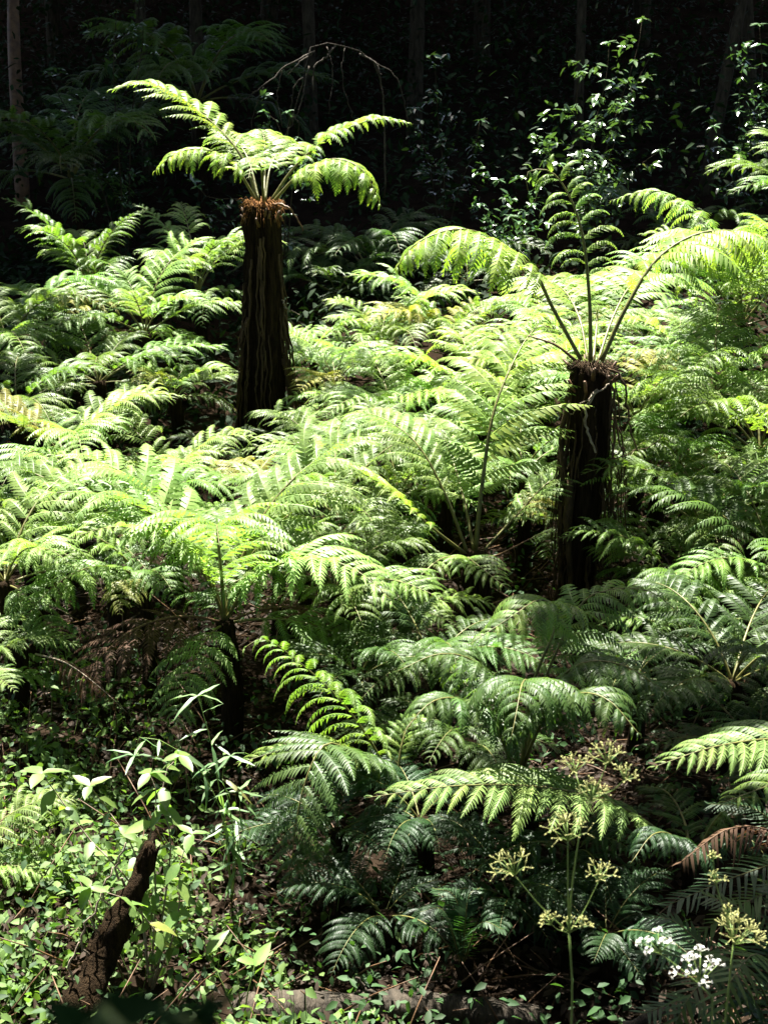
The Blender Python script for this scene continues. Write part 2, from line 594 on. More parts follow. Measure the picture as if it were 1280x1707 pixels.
# ------------------------------------------------------------------ tall tree ferns
def tree_trunk(parent, base, top, prof, sides=44, rows=46, seed=1, flute=0.1):
    r = np.random.default_rng(seed)
    s = np.linspace(0, 1, rows)
    rad = np.interp(s, [p[0] for p in prof], [p[1] for p in prof])
    th = np.arange(sides) * 2 * np.pi / sides
    fl = r.standard_normal(sides) * flute
    fl2 = r.standard_normal((rows, sides))
    for _ in range(3):
        fl2[1:-1] = (fl2[:-2] + fl2[1:-1] + fl2[2:]) / 3
    cx = base[0] + (top[0] - base[0]) * s + 0.015 * np.sin(s * 7 + seed)
    cy = base[1] + (top[1] - base[1]) * s
    cz = base[2] + (top[2] - base[2]) * s
    R = rad[:, None] * (1 + fl[None] + 0.12 * fl2)
    V = np.stack([cx[:, None] + R * np.cos(th), cy[:, None] + R * np.sin(th), np.broadcast_to(cz[:, None], R.shape) + 0.01 * fl2], -1).reshape(-1, 3)
    i = np.arange(rows - 1)[:, None] * sides
    j = np.arange(sides)[None]
    k = (j + 1) % sides
    Q = np.stack([i + j, i + k, i + sides + k, i + sides + j], -1).reshape(-1, 4)
    V = np.concatenate([V, [[top[0], top[1], top[2] + 0.03]]])
    jj = np.arange(sides)
    T = np.stack([np.full(sides, len(V) - 1), (rows - 1) * sides + jj, (rows - 1) * sides + (jj + 1) % sides], -1)
    me = build_mesh('trunk', V - np.array(parent.location), Q, T)
    return obj('trunk', me, M_TRUNK, parent)


def fibres(parent, centre, rad, n, length, mat, name, spread=0.6, down=0.2, r=0.003):
    mb = MB()
    for _ in range(n):
        a = rnd.uniform(0, 6.28)
        q = rad * math.sqrt(rnd.random())
        p = np.array([centre[0] + q * math.cos(a), centre[1] + q * math.sin(a), centre[2] + rnd.uniform(-0.05, 0.02)])
        d = np.array([math.cos(a) * spread, math.sin(a) * spread, rnd.uniform(0.3, 1)])
        d /= np.linalg.norm(d)
        l = length * rnd.uniform(0.5, 1.2)
        p1 = p + d * l * 0.5 + np.array([rnd.uniform(-.01, .01), rnd.uniform(-.01, .01), 0])
        p2 = p1 + d * l * 0.5 * np.array([1, 1, 0.2]) - np.array([0, 0, down * l])
        mb.tube([p - np.array(parent.location), p1 - np.array(parent.location), p2 - np.array(parent.location)], [r, r * .8, r * .4], 3, rnd.random())
    return obj(name, mb.mesh(name), mat, parent, kind='stuff')


def stubs(parent, top, rad, n, seed):
    r = random.Random(seed)
    for q in range(n):
        a = q * 2.4 + r.uniform(-.3, .3)
        z = top[2] - r.uniform(0.0, 0.16)
        o = np.array([top[0] + rad * .85 * math.cos(a), top[1] + rad * .85 * math.sin(a), z - .03])
        d = np.array([math.cos(a), math.sin(a), r.uniform(0.5, 1.6)]); d /= np.linalg.norm(d)
        l = r.uniform(.05, .14)
        mb = MB(); mb.tube(np.array([o, o + d * l * .6, o + d * l + [0, 0, .01]]) - np.array(parent.location), [.014, .011, .008], 6, .5, True, .1)
        obj('frond_stub', mb.mesh('frond_stub'), M_STALK_BROWN, parent)


def root(parent, pts, r, name='aerial_root', mat=None, sides=5, n=16):
    P = smooth_path(pts, n)
    P[1:-1] += rng.standard_normal((n - 2, 3)) * 0.006
    mb = MB()
    mb.tube(P - np.array(parent.location), np.interp(np.linspace(0, 1, n), [0, 1], [r, r * 0.55]), sides, 0.5, True, 0.1)
    return obj(name, mb.mesh(name), mat or M_ROOT, parent)


def strands(parent, base, top, prof, n, off, seed, zr=(0.02, 0.98), angs=None, rr=(0.004, 0.011)):
    r = random.Random(seed)
    for q in range(n):
        a = r.uniform(0, 6.28) if angs is None else r.choice(angs) + r.uniform(-.35, .35)
        s1 = r.uniform(max(zr[0], 0.35), zr[1])
        s0 = max(zr[0], s1 - r.uniform(0.25, 0.6))
        pts = []
        for k in range(6):
            s = s1 + (s0 - s1) * k / 5
            rad = np.interp(s, [p[0] for p in prof], [p[1] for p in prof]) + off * (0.15 + 0.85 * (k / 5) ** 0.7) * r.uniform(0.7, 1.2)
            c = np.array(base) + (np.array(top) - np.array(base)) * s
            aa = a + r.uniform(-.07, .07)
            pts.append([c[0] + rad * math.cos(aa), c[1] + rad * math.sin(aa), c[2]])
        root(parent, pts, r.uniform(*rr))


# --- right tree fern
top = at(985, 612, 9.0)
bz = float(ground_z(top[0] + 0.01, 9.0))
base = np.array([top[0] - 0.03, 9.02, bz - 0.15])
prof = [(0, 0.12), (0.2, 0.1), (0.45, 0.095), (0.62, 0.105), (0.8, 0.122), (0.93, 0.13), (1, 0.1)]
tf = thing('tree_fern', 'tree fern with dark shaggy trunk and hanging roots, one frond standing upright', 'tree fern', (base[0], base[1], bz), 'tall tree ferns with bare trunks')
tree_trunk(tf, base, top, prof, seed=3)
strands(tf, base, top, prof, 22, 0.03, 5, (0.1, 0.97))
strands(tf, base, top, prof, 18, 0.1, 6, (0.02, 0.95), [0.0, 3.14, -0.4, 3.5, -.1, 3.3], (0.004, 0.010))
for (pts, r) in [
    ([(952, 640, 8.95), (938, 700, 8.93), (934, 800, 8.93), (932, 890, 8.94), (938, 985, 8.95)], 0.016),
    ([(950, 800, 8.92), (945, 860, 8.9), (948, 930, 8.9), (952, 1000, 8.92)], 0.03),
    ([(1010, 620, 8.9), (1024, 660, 8.86), (1020, 760, 8.88), (1018, 860, 8.9)], 0.011),
    ([(1012, 615, 8.88), (1038, 630, 8.85), (1045, 690, 8.85), (1062, 752, 8.85)], 0.009),
    ([(1016, 800, 8.92), (1022, 860, 8.9), (1016, 920, 8.9), (1014, 985, 8.92)], 0.014),
    ([(1040, 745, 8.9), (1044, 790, 8.9), (1046, 835, 8.92)], 0.006),
    ([(1000, 770, 8.85), (1040, 760, 8.86), (1090, 740, 8.9), (1100, 728, 8.92)], 0.005),
]:
    root(tf, [at(*p) for p in pts], r)
for q in range(14):
    sg = 1 if q % 2 else -1
    x0, x1 = 985 + sg * rnd.uniform(28, 38), 983 + sg * rnd.uniform(38, 60)
    y0, y1 = rnd.uniform(620, 760), rnd.uniform(860, 1030)
    dd = 9 + rnd.uniform(-.12, .1)
    root(tf, [at(x0, y0, dd), at((x0 + x1) / 2 + sg * 8, (2 * y0 + y1) / 3, dd), at(x1 + rnd.uniform(-6, 6), (y0 + 2 * y1) / 3, dd), at(x1 + rnd.uniform(-6, 6), y1, dd)], rnd.uniform(.004, .009))
root(tf, [at(*p) for p in [(996, 650, 8.82), (978, 678, 8.8), (978, 715, 8.81), (992, 755, 8.84)]], 0.012, 'dead_stalk', M_TWIG)
root(tf, [at(*p) for p in [(1015, 640, 8.8), (985, 662, 8.79), (950, 690, 8.82)]], 0.006, 'dead_stalk', M_TWIG)
fibres(tf, top, 0.12, 260, 0.12, M_ROOT, 'crown_fibres', r=0.003)
stubs(tf, top, 0.125, 16, 3)
hero_frond(tf, [(968, 600, 9.0), (920, 512, 9.0), (880, 440, 8.95), (785, 384, 8.8), (700, 402, 8.65), (652, 458, 8.55)], FRESH, 'hang', 16, 0.34, 0.29, 0.016)
hero_frond(tf, [(984, 602, 9.0), (982, 500, 9.02), (970, 390, 9.05), (945, 320, 9.06), (915, 285, 9.04), (878, 288, 9.0), (880, 318, 8.98)], BRIGHT, 'curl', 13, 0.32, 0.21, 0.015, 0.9, gamma=0.1, side=(1, 0.25, 0))
hero_frond(tf, [(1002, 602, 9.0), (1042, 515, 9.05), (1095, 432, 9.15), (1170, 388, 9.25), (1260, 392, 9.3), (1340, 440, 9.3)], FRESH, 'hang', 17, 0.3, 0.34, 0.016)
hero_frond(tf, [(980, 605, 9.05), (965, 530, 9.4), (935, 480, 9.9), (890, 470, 10.3), (850, 500, 10.6)], FRESH, 'arch', 17, 0.25, 0.3)
hero_frond(tf, [(995, 605, 9.05), (1025, 520, 9.5), (1060, 470, 9.9), (1120, 470, 10.3), (1180, 510, 10.5)], BRIGHT, 'arch', 17, 0.25, 0.3)
hero_frond(tf, [(988, 605, 9.05), (995, 520, 9.6), (985, 470, 10.3), (965, 475, 10.8)], BRIGHT, 'arch', 16, 0.25, 0.3)
hero_frond(tf, [(960, 602, 9.0), (925, 575, 9.0), (880, 560, 9.05), (845, 552, 9.1)], FRESH, 'spread', 9, 0.7, 0.2, 0.012, stalk=M_STALK_BROWN)

# --- left tree fern
top = at(438, 345, 12.0)
bz = float(ground_z(top[0], 12.0))
base = np.array([top[0] - 0.02, 12.02, bz - 0.15])
prof = [(0, 0.195), (0.25, 0.18), (0.5, 0.162), (0.68, 0.148), (0.82, 0.138), (0.95, 0.142), (1, 0.12)]
tf = thing('tree_fern', 'tallest tree fern, rusty brown crown on a dark trunk widening to its foot', 'tree fern', (base[0], base[1], bz), 'tall tree ferns with bare trunks')
tree_trunk(tf, base, top, prof, seed=9, flute=0.13)
strands(tf, base, top, prof, 30, 0.07, 15, (0.05, 0.9), [0.1, 3.2, -0.5, 3.7, -1.6], (0.006, 0.013))
strands(tf, base, top, prof, 14, 0.11, 17, (0.02, 0.6), [0.0, -0.3, 3.14, 3.5], (0.006, 0.012))
stubs(tf, top, 0.135, 18, 4)
fibres(tf, top, 0.135, 380, 0.13, M_FUZZ, 'crown_fibres', 0.35, 0.25, r=0.0035)
fibres(tf, top - np.array([0, 0, .05]), 0.15, 90, 0.08, M_FUZZ, 'crown_fibres', 1.0, 1.2, r=0.003)
root(tf, [at(*p) for p in [(470, 500, 11.9), (478, 515, 11.85), (500, 525, 11.8)]], 0.008, 'dead_stalk', M_TWIG)
root(tf, [at(*p) for p in [(455, 340, 11.9), (480, 345, 11.8), (495, 365, 11.8), (505, 385, 11.8)]], 0.01, 'dead_stalk', M_STALK_BROWN)
hero_frond(tf, [(430, 335, 12.0), (405, 265, 12.1), (360, 210, 12.25), (300, 165, 12.35), (240, 140, 12.4), (178, 152, 12.4)], FRESH, 'arch', 13, 0.26, 0.3, 0.014)
hero_frond(tf, [(428, 335, 12.0), (390, 275, 11.85), (345, 250, 11.7), (295, 255, 11.55), (256, 288, 11.45)], FRESH, 'droop', 13, 0.24, 0.34, 0.014)
hero_frond(tf, [(452, 335, 12.0), (490, 280, 12.05), (545, 232, 12.1), (620, 200, 12.15), (690, 207, 12.15)], BRIGHT, 'curl', 12, 0.24, 0.26, 0.014, 0.8)
hero_frond(tf, [(456, 336, 12.0), (500, 290, 11.8), (555, 265, 11.6), (605, 285, 11.45), (636, 345, 11.35)], FRESH, 'hang', 14, 0.24, 0.32, 0.014)
hero_frond(tf, [(440, 335, 12.0), (442, 270, 12.4), (440, 228, 12.9), (430, 215, 13.3)], FRESH, 'arch', 15, 0.25, 0.27)
hero_frond(tf, [(432, 335, 12.0), (415, 268, 12.3), (390, 232, 12.7), (355, 215, 13.1)], FRESH, 'arch', 15, 0.25, 0.28)
hero_frond(tf, [(442, 335, 12.0), (452, 275, 12.3), (475, 245, 12.8), (510, 240, 13.2)], FRESH, 'arch', 15, 0.25, 0.28)
hero_frond(tf, [(440, 337, 11.95), (436, 285, 11.75), (428, 265, 11.45), (420, 275, 11.2), (414, 300, 11.0)], BRIGHT, 'spread', 12, 0.3, 0.2)

# ------------------------------------------------------------------ ferns of the clearing
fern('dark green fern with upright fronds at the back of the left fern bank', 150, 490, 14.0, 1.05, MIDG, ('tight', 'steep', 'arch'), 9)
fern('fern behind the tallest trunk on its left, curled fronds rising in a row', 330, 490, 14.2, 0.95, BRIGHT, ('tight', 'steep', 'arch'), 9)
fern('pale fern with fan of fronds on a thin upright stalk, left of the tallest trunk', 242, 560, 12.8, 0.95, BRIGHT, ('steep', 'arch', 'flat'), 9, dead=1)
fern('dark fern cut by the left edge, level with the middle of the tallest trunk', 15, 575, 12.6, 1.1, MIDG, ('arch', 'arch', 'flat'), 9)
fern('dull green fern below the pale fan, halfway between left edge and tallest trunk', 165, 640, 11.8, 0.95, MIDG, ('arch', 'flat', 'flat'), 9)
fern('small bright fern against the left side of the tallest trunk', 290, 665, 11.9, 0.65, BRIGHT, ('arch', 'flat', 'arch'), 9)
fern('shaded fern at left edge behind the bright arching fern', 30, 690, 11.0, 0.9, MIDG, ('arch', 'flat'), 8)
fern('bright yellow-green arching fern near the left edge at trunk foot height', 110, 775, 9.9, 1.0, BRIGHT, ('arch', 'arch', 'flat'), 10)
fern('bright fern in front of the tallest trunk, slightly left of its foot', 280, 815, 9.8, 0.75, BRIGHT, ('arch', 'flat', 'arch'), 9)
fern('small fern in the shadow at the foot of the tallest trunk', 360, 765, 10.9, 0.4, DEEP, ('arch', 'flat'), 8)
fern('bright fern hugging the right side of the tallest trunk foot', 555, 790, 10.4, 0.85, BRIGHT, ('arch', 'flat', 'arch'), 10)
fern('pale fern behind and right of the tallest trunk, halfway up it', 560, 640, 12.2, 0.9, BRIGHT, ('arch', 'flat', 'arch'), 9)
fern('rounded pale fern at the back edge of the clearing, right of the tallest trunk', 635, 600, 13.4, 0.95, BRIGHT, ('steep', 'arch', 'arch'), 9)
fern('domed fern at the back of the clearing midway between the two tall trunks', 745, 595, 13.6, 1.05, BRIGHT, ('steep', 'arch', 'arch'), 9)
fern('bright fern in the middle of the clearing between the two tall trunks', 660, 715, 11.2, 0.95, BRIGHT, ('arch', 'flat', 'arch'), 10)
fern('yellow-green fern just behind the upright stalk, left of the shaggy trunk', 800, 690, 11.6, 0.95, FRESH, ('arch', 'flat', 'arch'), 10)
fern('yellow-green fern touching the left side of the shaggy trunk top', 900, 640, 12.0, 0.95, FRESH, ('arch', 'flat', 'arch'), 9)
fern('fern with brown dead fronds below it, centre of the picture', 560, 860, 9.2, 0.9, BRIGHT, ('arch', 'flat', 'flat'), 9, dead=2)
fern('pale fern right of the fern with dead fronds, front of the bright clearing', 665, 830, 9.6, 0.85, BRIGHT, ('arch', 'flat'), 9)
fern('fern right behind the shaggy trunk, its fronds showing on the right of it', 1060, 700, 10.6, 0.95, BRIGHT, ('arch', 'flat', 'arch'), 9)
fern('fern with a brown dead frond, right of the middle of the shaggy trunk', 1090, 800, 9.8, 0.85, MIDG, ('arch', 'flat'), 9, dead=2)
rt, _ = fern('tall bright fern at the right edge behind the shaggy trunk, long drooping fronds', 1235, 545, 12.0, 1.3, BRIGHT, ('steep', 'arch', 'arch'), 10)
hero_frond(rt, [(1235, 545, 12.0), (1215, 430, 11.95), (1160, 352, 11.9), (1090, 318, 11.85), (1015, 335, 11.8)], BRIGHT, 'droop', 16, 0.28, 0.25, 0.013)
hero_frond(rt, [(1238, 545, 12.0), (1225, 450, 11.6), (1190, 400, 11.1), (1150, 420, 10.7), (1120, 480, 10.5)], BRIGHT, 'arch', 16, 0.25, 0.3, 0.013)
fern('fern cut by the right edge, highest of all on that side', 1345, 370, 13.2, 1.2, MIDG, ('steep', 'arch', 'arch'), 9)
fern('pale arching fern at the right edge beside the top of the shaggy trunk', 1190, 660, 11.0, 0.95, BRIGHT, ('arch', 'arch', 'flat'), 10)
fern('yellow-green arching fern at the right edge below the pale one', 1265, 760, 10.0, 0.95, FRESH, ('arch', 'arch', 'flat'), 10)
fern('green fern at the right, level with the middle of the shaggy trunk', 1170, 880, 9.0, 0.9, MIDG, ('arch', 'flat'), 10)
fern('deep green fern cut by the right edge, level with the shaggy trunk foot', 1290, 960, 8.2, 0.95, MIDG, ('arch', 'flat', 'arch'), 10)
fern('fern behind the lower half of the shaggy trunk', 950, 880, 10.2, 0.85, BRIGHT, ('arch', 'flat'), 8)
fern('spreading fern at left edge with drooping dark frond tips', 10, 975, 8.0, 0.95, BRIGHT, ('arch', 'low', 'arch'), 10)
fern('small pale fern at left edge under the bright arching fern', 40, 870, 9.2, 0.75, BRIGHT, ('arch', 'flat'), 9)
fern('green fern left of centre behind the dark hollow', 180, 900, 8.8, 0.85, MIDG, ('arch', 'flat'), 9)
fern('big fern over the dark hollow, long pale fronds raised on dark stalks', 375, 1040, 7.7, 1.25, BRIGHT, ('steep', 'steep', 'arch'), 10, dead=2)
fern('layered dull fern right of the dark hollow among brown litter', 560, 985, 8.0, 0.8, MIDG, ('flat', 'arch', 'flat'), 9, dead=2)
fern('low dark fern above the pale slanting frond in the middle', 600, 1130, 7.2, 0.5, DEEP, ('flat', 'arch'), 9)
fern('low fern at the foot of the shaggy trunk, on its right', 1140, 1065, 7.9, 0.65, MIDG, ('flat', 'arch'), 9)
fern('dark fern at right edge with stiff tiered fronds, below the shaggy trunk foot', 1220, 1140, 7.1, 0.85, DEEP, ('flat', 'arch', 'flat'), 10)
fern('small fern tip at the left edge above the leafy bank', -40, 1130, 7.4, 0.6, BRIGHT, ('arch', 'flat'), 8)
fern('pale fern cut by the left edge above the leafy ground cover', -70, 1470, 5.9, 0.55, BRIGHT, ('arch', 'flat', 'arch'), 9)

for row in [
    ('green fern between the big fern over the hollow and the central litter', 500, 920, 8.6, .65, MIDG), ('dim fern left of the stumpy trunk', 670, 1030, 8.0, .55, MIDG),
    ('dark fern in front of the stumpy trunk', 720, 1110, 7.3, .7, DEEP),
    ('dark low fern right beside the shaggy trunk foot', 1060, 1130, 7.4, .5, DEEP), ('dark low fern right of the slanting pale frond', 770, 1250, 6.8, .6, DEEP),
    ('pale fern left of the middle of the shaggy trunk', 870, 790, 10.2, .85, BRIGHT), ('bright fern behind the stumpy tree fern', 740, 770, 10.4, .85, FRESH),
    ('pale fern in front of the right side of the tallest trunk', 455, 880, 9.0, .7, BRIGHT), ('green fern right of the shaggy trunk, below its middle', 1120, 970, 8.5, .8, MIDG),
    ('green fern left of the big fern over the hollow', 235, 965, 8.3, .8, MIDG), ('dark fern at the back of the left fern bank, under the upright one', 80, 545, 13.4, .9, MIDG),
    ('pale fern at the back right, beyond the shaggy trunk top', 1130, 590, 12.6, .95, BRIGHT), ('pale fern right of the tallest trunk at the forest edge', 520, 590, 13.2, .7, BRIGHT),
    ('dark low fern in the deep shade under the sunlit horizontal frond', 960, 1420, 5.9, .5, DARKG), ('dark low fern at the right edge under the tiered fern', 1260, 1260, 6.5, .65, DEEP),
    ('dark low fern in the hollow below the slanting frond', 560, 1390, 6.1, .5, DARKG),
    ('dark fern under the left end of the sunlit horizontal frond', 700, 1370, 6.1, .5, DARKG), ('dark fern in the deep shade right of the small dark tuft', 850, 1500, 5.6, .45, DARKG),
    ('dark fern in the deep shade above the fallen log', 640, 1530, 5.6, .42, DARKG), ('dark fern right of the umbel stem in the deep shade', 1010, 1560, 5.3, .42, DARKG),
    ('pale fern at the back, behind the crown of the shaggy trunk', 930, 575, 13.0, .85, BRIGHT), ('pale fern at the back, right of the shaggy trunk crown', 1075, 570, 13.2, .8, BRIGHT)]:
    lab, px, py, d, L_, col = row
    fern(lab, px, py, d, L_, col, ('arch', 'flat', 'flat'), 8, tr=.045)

# --- fern on a short trunk with long visible stalks, left of the shaggy trunk
hub = at(790, 925, 8.7)
gz = float(ground_z(hub[0], hub[1]))
t = thing('tree_fern', 'low tree fern on a stumpy trunk, tall olive stalk rising left of the shaggy trunk', 'tree fern', (hub[0], hub[1], gz), FERN_GROUP)
short_trunk(t, hub, 0.1)
hero_frond(t, [(792, 920, 8.7), (802, 820, 8.75), (822, 690, 8.9), (862, 590, 9.2), (900, 535, 9.6)], FRESH, 'arch', 17, 0.18, 0.36, 0.018, 0.7)
hero_frond(t, [(780, 925, 8.7), (740, 820, 8.75), (690, 735, 8.9), (620, 690, 9.1), (560, 700, 9.2)], BRIGHT, 'arch', 18, 0.3, 0.26, 0.012)
hero_frond(t, [(778, 925, 8.68), (720, 880, 8.5), (640, 810, 8.4), (560, 775, 8.3), (500, 790, 8.25)], FRESH, 'arch', 18, 0.3, 0.25, 0.013)
hero_frond(t, [(800, 925, 8.72), (860, 860, 8.85), (920, 800, 9.0), (980, 790, 9.15)], BRIGHT, 'arch', 15, 0.3, 0.28, 0.011)
hero_frond(t, [(790, 920, 8.7), (770, 820, 9.0), (740, 730, 9.5), (710, 690, 10.0)], BRIGHT, 'arch', 16, 0.25, 0.28, 0.011)
hero_frond(t, [(800, 930, 8.65), (830, 925, 8.4), (880, 900, 8.3), (925, 880, 8.25)], MIDG, 'spread', 10, 0.75, 0.12, 0.01, stalk=M_STALK_BROWN)
hero_frond(t, [(788, 935, 8.6), (780, 930, 8.3), (800, 945, 8.05), (850, 985, 7.85)], MIDG, 'arch', 14, 0.25, 0.28, 0.011)
hero_frond(t, [(780, 935, 8.6), (740, 930, 8.3), (700, 960, 8.1), (650, 1010, 8.0)], MIDG, 'arch', 14, 0.25, 0.28, 0.011)

# --- dark glossy fern in the right foreground
hub = at(868, 1300, 6.35)
gz = float(ground_z(hub[0], hub[1]))
t = thing('fern', 'large dark glossy fern in front of the shaggy trunk foot', 'fern', (hub[0], hub[1], min(gz, hub[2])), FERN_GROUP)
short_trunk(t, hub, 0.07)
hero_frond(t, [(868, 1295, 6.35), (890, 1180, 6.5), (960, 1020, 6.7), (880, 1025, 6.45), (800, 1055, 6.2)][:3] + [(1010, 985, 6.75), (1080, 985, 6.7), (1130, 1020, 6.6)], MIDG, 'droop', 17, 0.35, 0.25, 0.012)
hero_frond(t, [(868, 1295, 6.35), (885, 1150, 6.5), (930, 1030, 6.6), (900, 1000, 6.45), (850, 1030, 6.3), (780, 1075, 6.15)], MIDG, 'droop', 19, 0.42, 0.2, 0.012)
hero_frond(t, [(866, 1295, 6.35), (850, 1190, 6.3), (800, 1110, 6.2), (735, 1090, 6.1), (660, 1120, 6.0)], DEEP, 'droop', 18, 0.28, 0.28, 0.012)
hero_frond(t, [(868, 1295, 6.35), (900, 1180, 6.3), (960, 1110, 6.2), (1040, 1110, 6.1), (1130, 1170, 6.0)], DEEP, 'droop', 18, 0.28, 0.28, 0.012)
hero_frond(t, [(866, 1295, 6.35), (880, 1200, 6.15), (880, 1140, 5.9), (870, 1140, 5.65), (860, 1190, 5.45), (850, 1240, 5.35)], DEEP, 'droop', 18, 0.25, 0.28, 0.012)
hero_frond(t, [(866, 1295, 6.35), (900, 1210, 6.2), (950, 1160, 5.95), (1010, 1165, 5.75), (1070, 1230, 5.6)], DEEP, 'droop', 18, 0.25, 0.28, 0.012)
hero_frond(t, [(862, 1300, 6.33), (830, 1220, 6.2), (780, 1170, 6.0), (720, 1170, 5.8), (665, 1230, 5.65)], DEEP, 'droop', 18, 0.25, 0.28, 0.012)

# --- fern whose pale frond slants up to the left
hub = at(660, 1320, 6.4)
gz = float(ground_z(hub[0], hub[1]))
t = thing('fern', 'fern with a pale frond slanting up left across the dark hollow', 'fern', (hub[0], hub[1], min(gz, hub[2])), FERN_GROUP)
short_trunk(t, hub, 0.06)
hero_frond(t, [(655, 1310, 6.4), (620, 1240, 6.4), (565, 1165, 6.35), (500, 1105, 6.3), (440, 1065, 6.25), (402, 1085, 6.2)], MIDG, 'droop', 18, 0.14, 0.27, 0.009, side=(0.8, -0.4, 0.3))
hero_frond(t, [(650, 1318, 6.4), (600, 1260, 6.3), (540, 1235, 6.15), (470, 1250, 6.0), (390, 1275, 5.9)], FRESH, 'spread', 15, 0.2, 0.24, 0.01)
hero_frond(t, [(652, 1318, 6.4), (600, 1265, 6.1), (545, 1240, 5.9), (510, 1300, 5.75), (490, 1400, 5.65), (485, 1500, 5.6)], DEEP, 'flat', 19, 0.22, 0.22, 0.01)
hero_frond(t, [(660, 1318, 6.4), (670, 1240, 6.5), (690, 1200, 6.6), (730, 1200, 6.7)], MIDG, 'arch', 14, 0.25, 0.28, 0.01)
hero_frond(t, [(655, 1320, 6.38), (630, 1270, 6.2), (600, 1260, 6.0), (560, 1290, 5.9)], DEEP, 'droop', 14, 0.25, 0.28, 0.01)

# --- dark corner fern: one frond coloured bright as sunlit, the others dark as shaded
hub = at(1150, 1450, 5.9)
gz = float(ground_z(hub[0], hub[1]))
t = thing('fern', 'dark fern behind the thin umbel stalks holding one sunlit horizontal frond', 'fern', (hub[0], hub[1], min(gz, hub[2])), FERN_GROUP)
short_trunk(t, hub, 0.06)
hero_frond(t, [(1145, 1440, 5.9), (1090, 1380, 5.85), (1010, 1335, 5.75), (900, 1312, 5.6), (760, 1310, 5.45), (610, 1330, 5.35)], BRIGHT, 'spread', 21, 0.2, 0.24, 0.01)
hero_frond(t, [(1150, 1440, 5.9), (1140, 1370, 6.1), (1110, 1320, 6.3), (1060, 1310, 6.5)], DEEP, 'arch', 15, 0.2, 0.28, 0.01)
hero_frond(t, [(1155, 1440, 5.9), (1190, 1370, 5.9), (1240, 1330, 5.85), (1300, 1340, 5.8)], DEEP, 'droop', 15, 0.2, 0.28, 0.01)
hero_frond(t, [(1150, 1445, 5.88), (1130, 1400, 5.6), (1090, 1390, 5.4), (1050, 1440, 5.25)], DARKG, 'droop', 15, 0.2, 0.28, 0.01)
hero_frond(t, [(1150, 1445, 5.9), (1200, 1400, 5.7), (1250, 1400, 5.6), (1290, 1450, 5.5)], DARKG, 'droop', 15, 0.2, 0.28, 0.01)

# --- fern beyond the right edge, sunlit frond pointing in
hub = at(1430, 1330, 5.9)
gz = float(ground_z(hub[0], hub[1]))
t = thing('fern', 'pale sunlit frond reaching in from the right edge', 'fern', (hub[0], hub[1], min(gz, hub[2])), FERN_GROUP)
short_trunk(t, hub, 0.06)
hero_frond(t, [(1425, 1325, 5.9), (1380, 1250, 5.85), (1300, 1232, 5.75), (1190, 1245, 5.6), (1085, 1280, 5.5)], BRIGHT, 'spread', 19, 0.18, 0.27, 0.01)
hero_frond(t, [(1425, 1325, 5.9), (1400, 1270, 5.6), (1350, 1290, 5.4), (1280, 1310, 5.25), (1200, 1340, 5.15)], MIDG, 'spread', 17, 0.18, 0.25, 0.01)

# --- simple-pinnate dark ferns at the bottom right
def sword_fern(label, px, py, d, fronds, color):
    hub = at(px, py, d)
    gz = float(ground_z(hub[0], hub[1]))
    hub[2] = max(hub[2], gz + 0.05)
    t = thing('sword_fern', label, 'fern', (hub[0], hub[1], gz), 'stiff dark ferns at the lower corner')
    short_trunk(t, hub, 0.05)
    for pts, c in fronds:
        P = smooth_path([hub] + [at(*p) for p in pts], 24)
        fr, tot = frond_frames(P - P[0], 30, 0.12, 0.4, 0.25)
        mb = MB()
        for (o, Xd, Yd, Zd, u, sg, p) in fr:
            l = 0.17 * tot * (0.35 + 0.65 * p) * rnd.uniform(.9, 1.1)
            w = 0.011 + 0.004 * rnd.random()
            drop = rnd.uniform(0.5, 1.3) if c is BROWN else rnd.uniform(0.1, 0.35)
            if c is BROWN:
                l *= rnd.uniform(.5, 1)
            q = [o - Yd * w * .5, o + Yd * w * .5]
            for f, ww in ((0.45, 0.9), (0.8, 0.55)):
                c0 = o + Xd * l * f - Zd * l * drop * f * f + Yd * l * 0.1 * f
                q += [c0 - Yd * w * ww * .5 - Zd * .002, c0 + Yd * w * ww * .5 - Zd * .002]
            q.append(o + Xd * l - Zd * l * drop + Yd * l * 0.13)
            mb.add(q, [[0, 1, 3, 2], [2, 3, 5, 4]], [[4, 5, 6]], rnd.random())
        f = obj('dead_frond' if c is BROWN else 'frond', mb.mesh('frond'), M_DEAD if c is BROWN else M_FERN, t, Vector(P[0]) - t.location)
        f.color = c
        obj('stalk', rachis_mesh('stalk', P - P[0], 0.006), M_STALK_BROWN if c is BROWN else M_STALK, f)


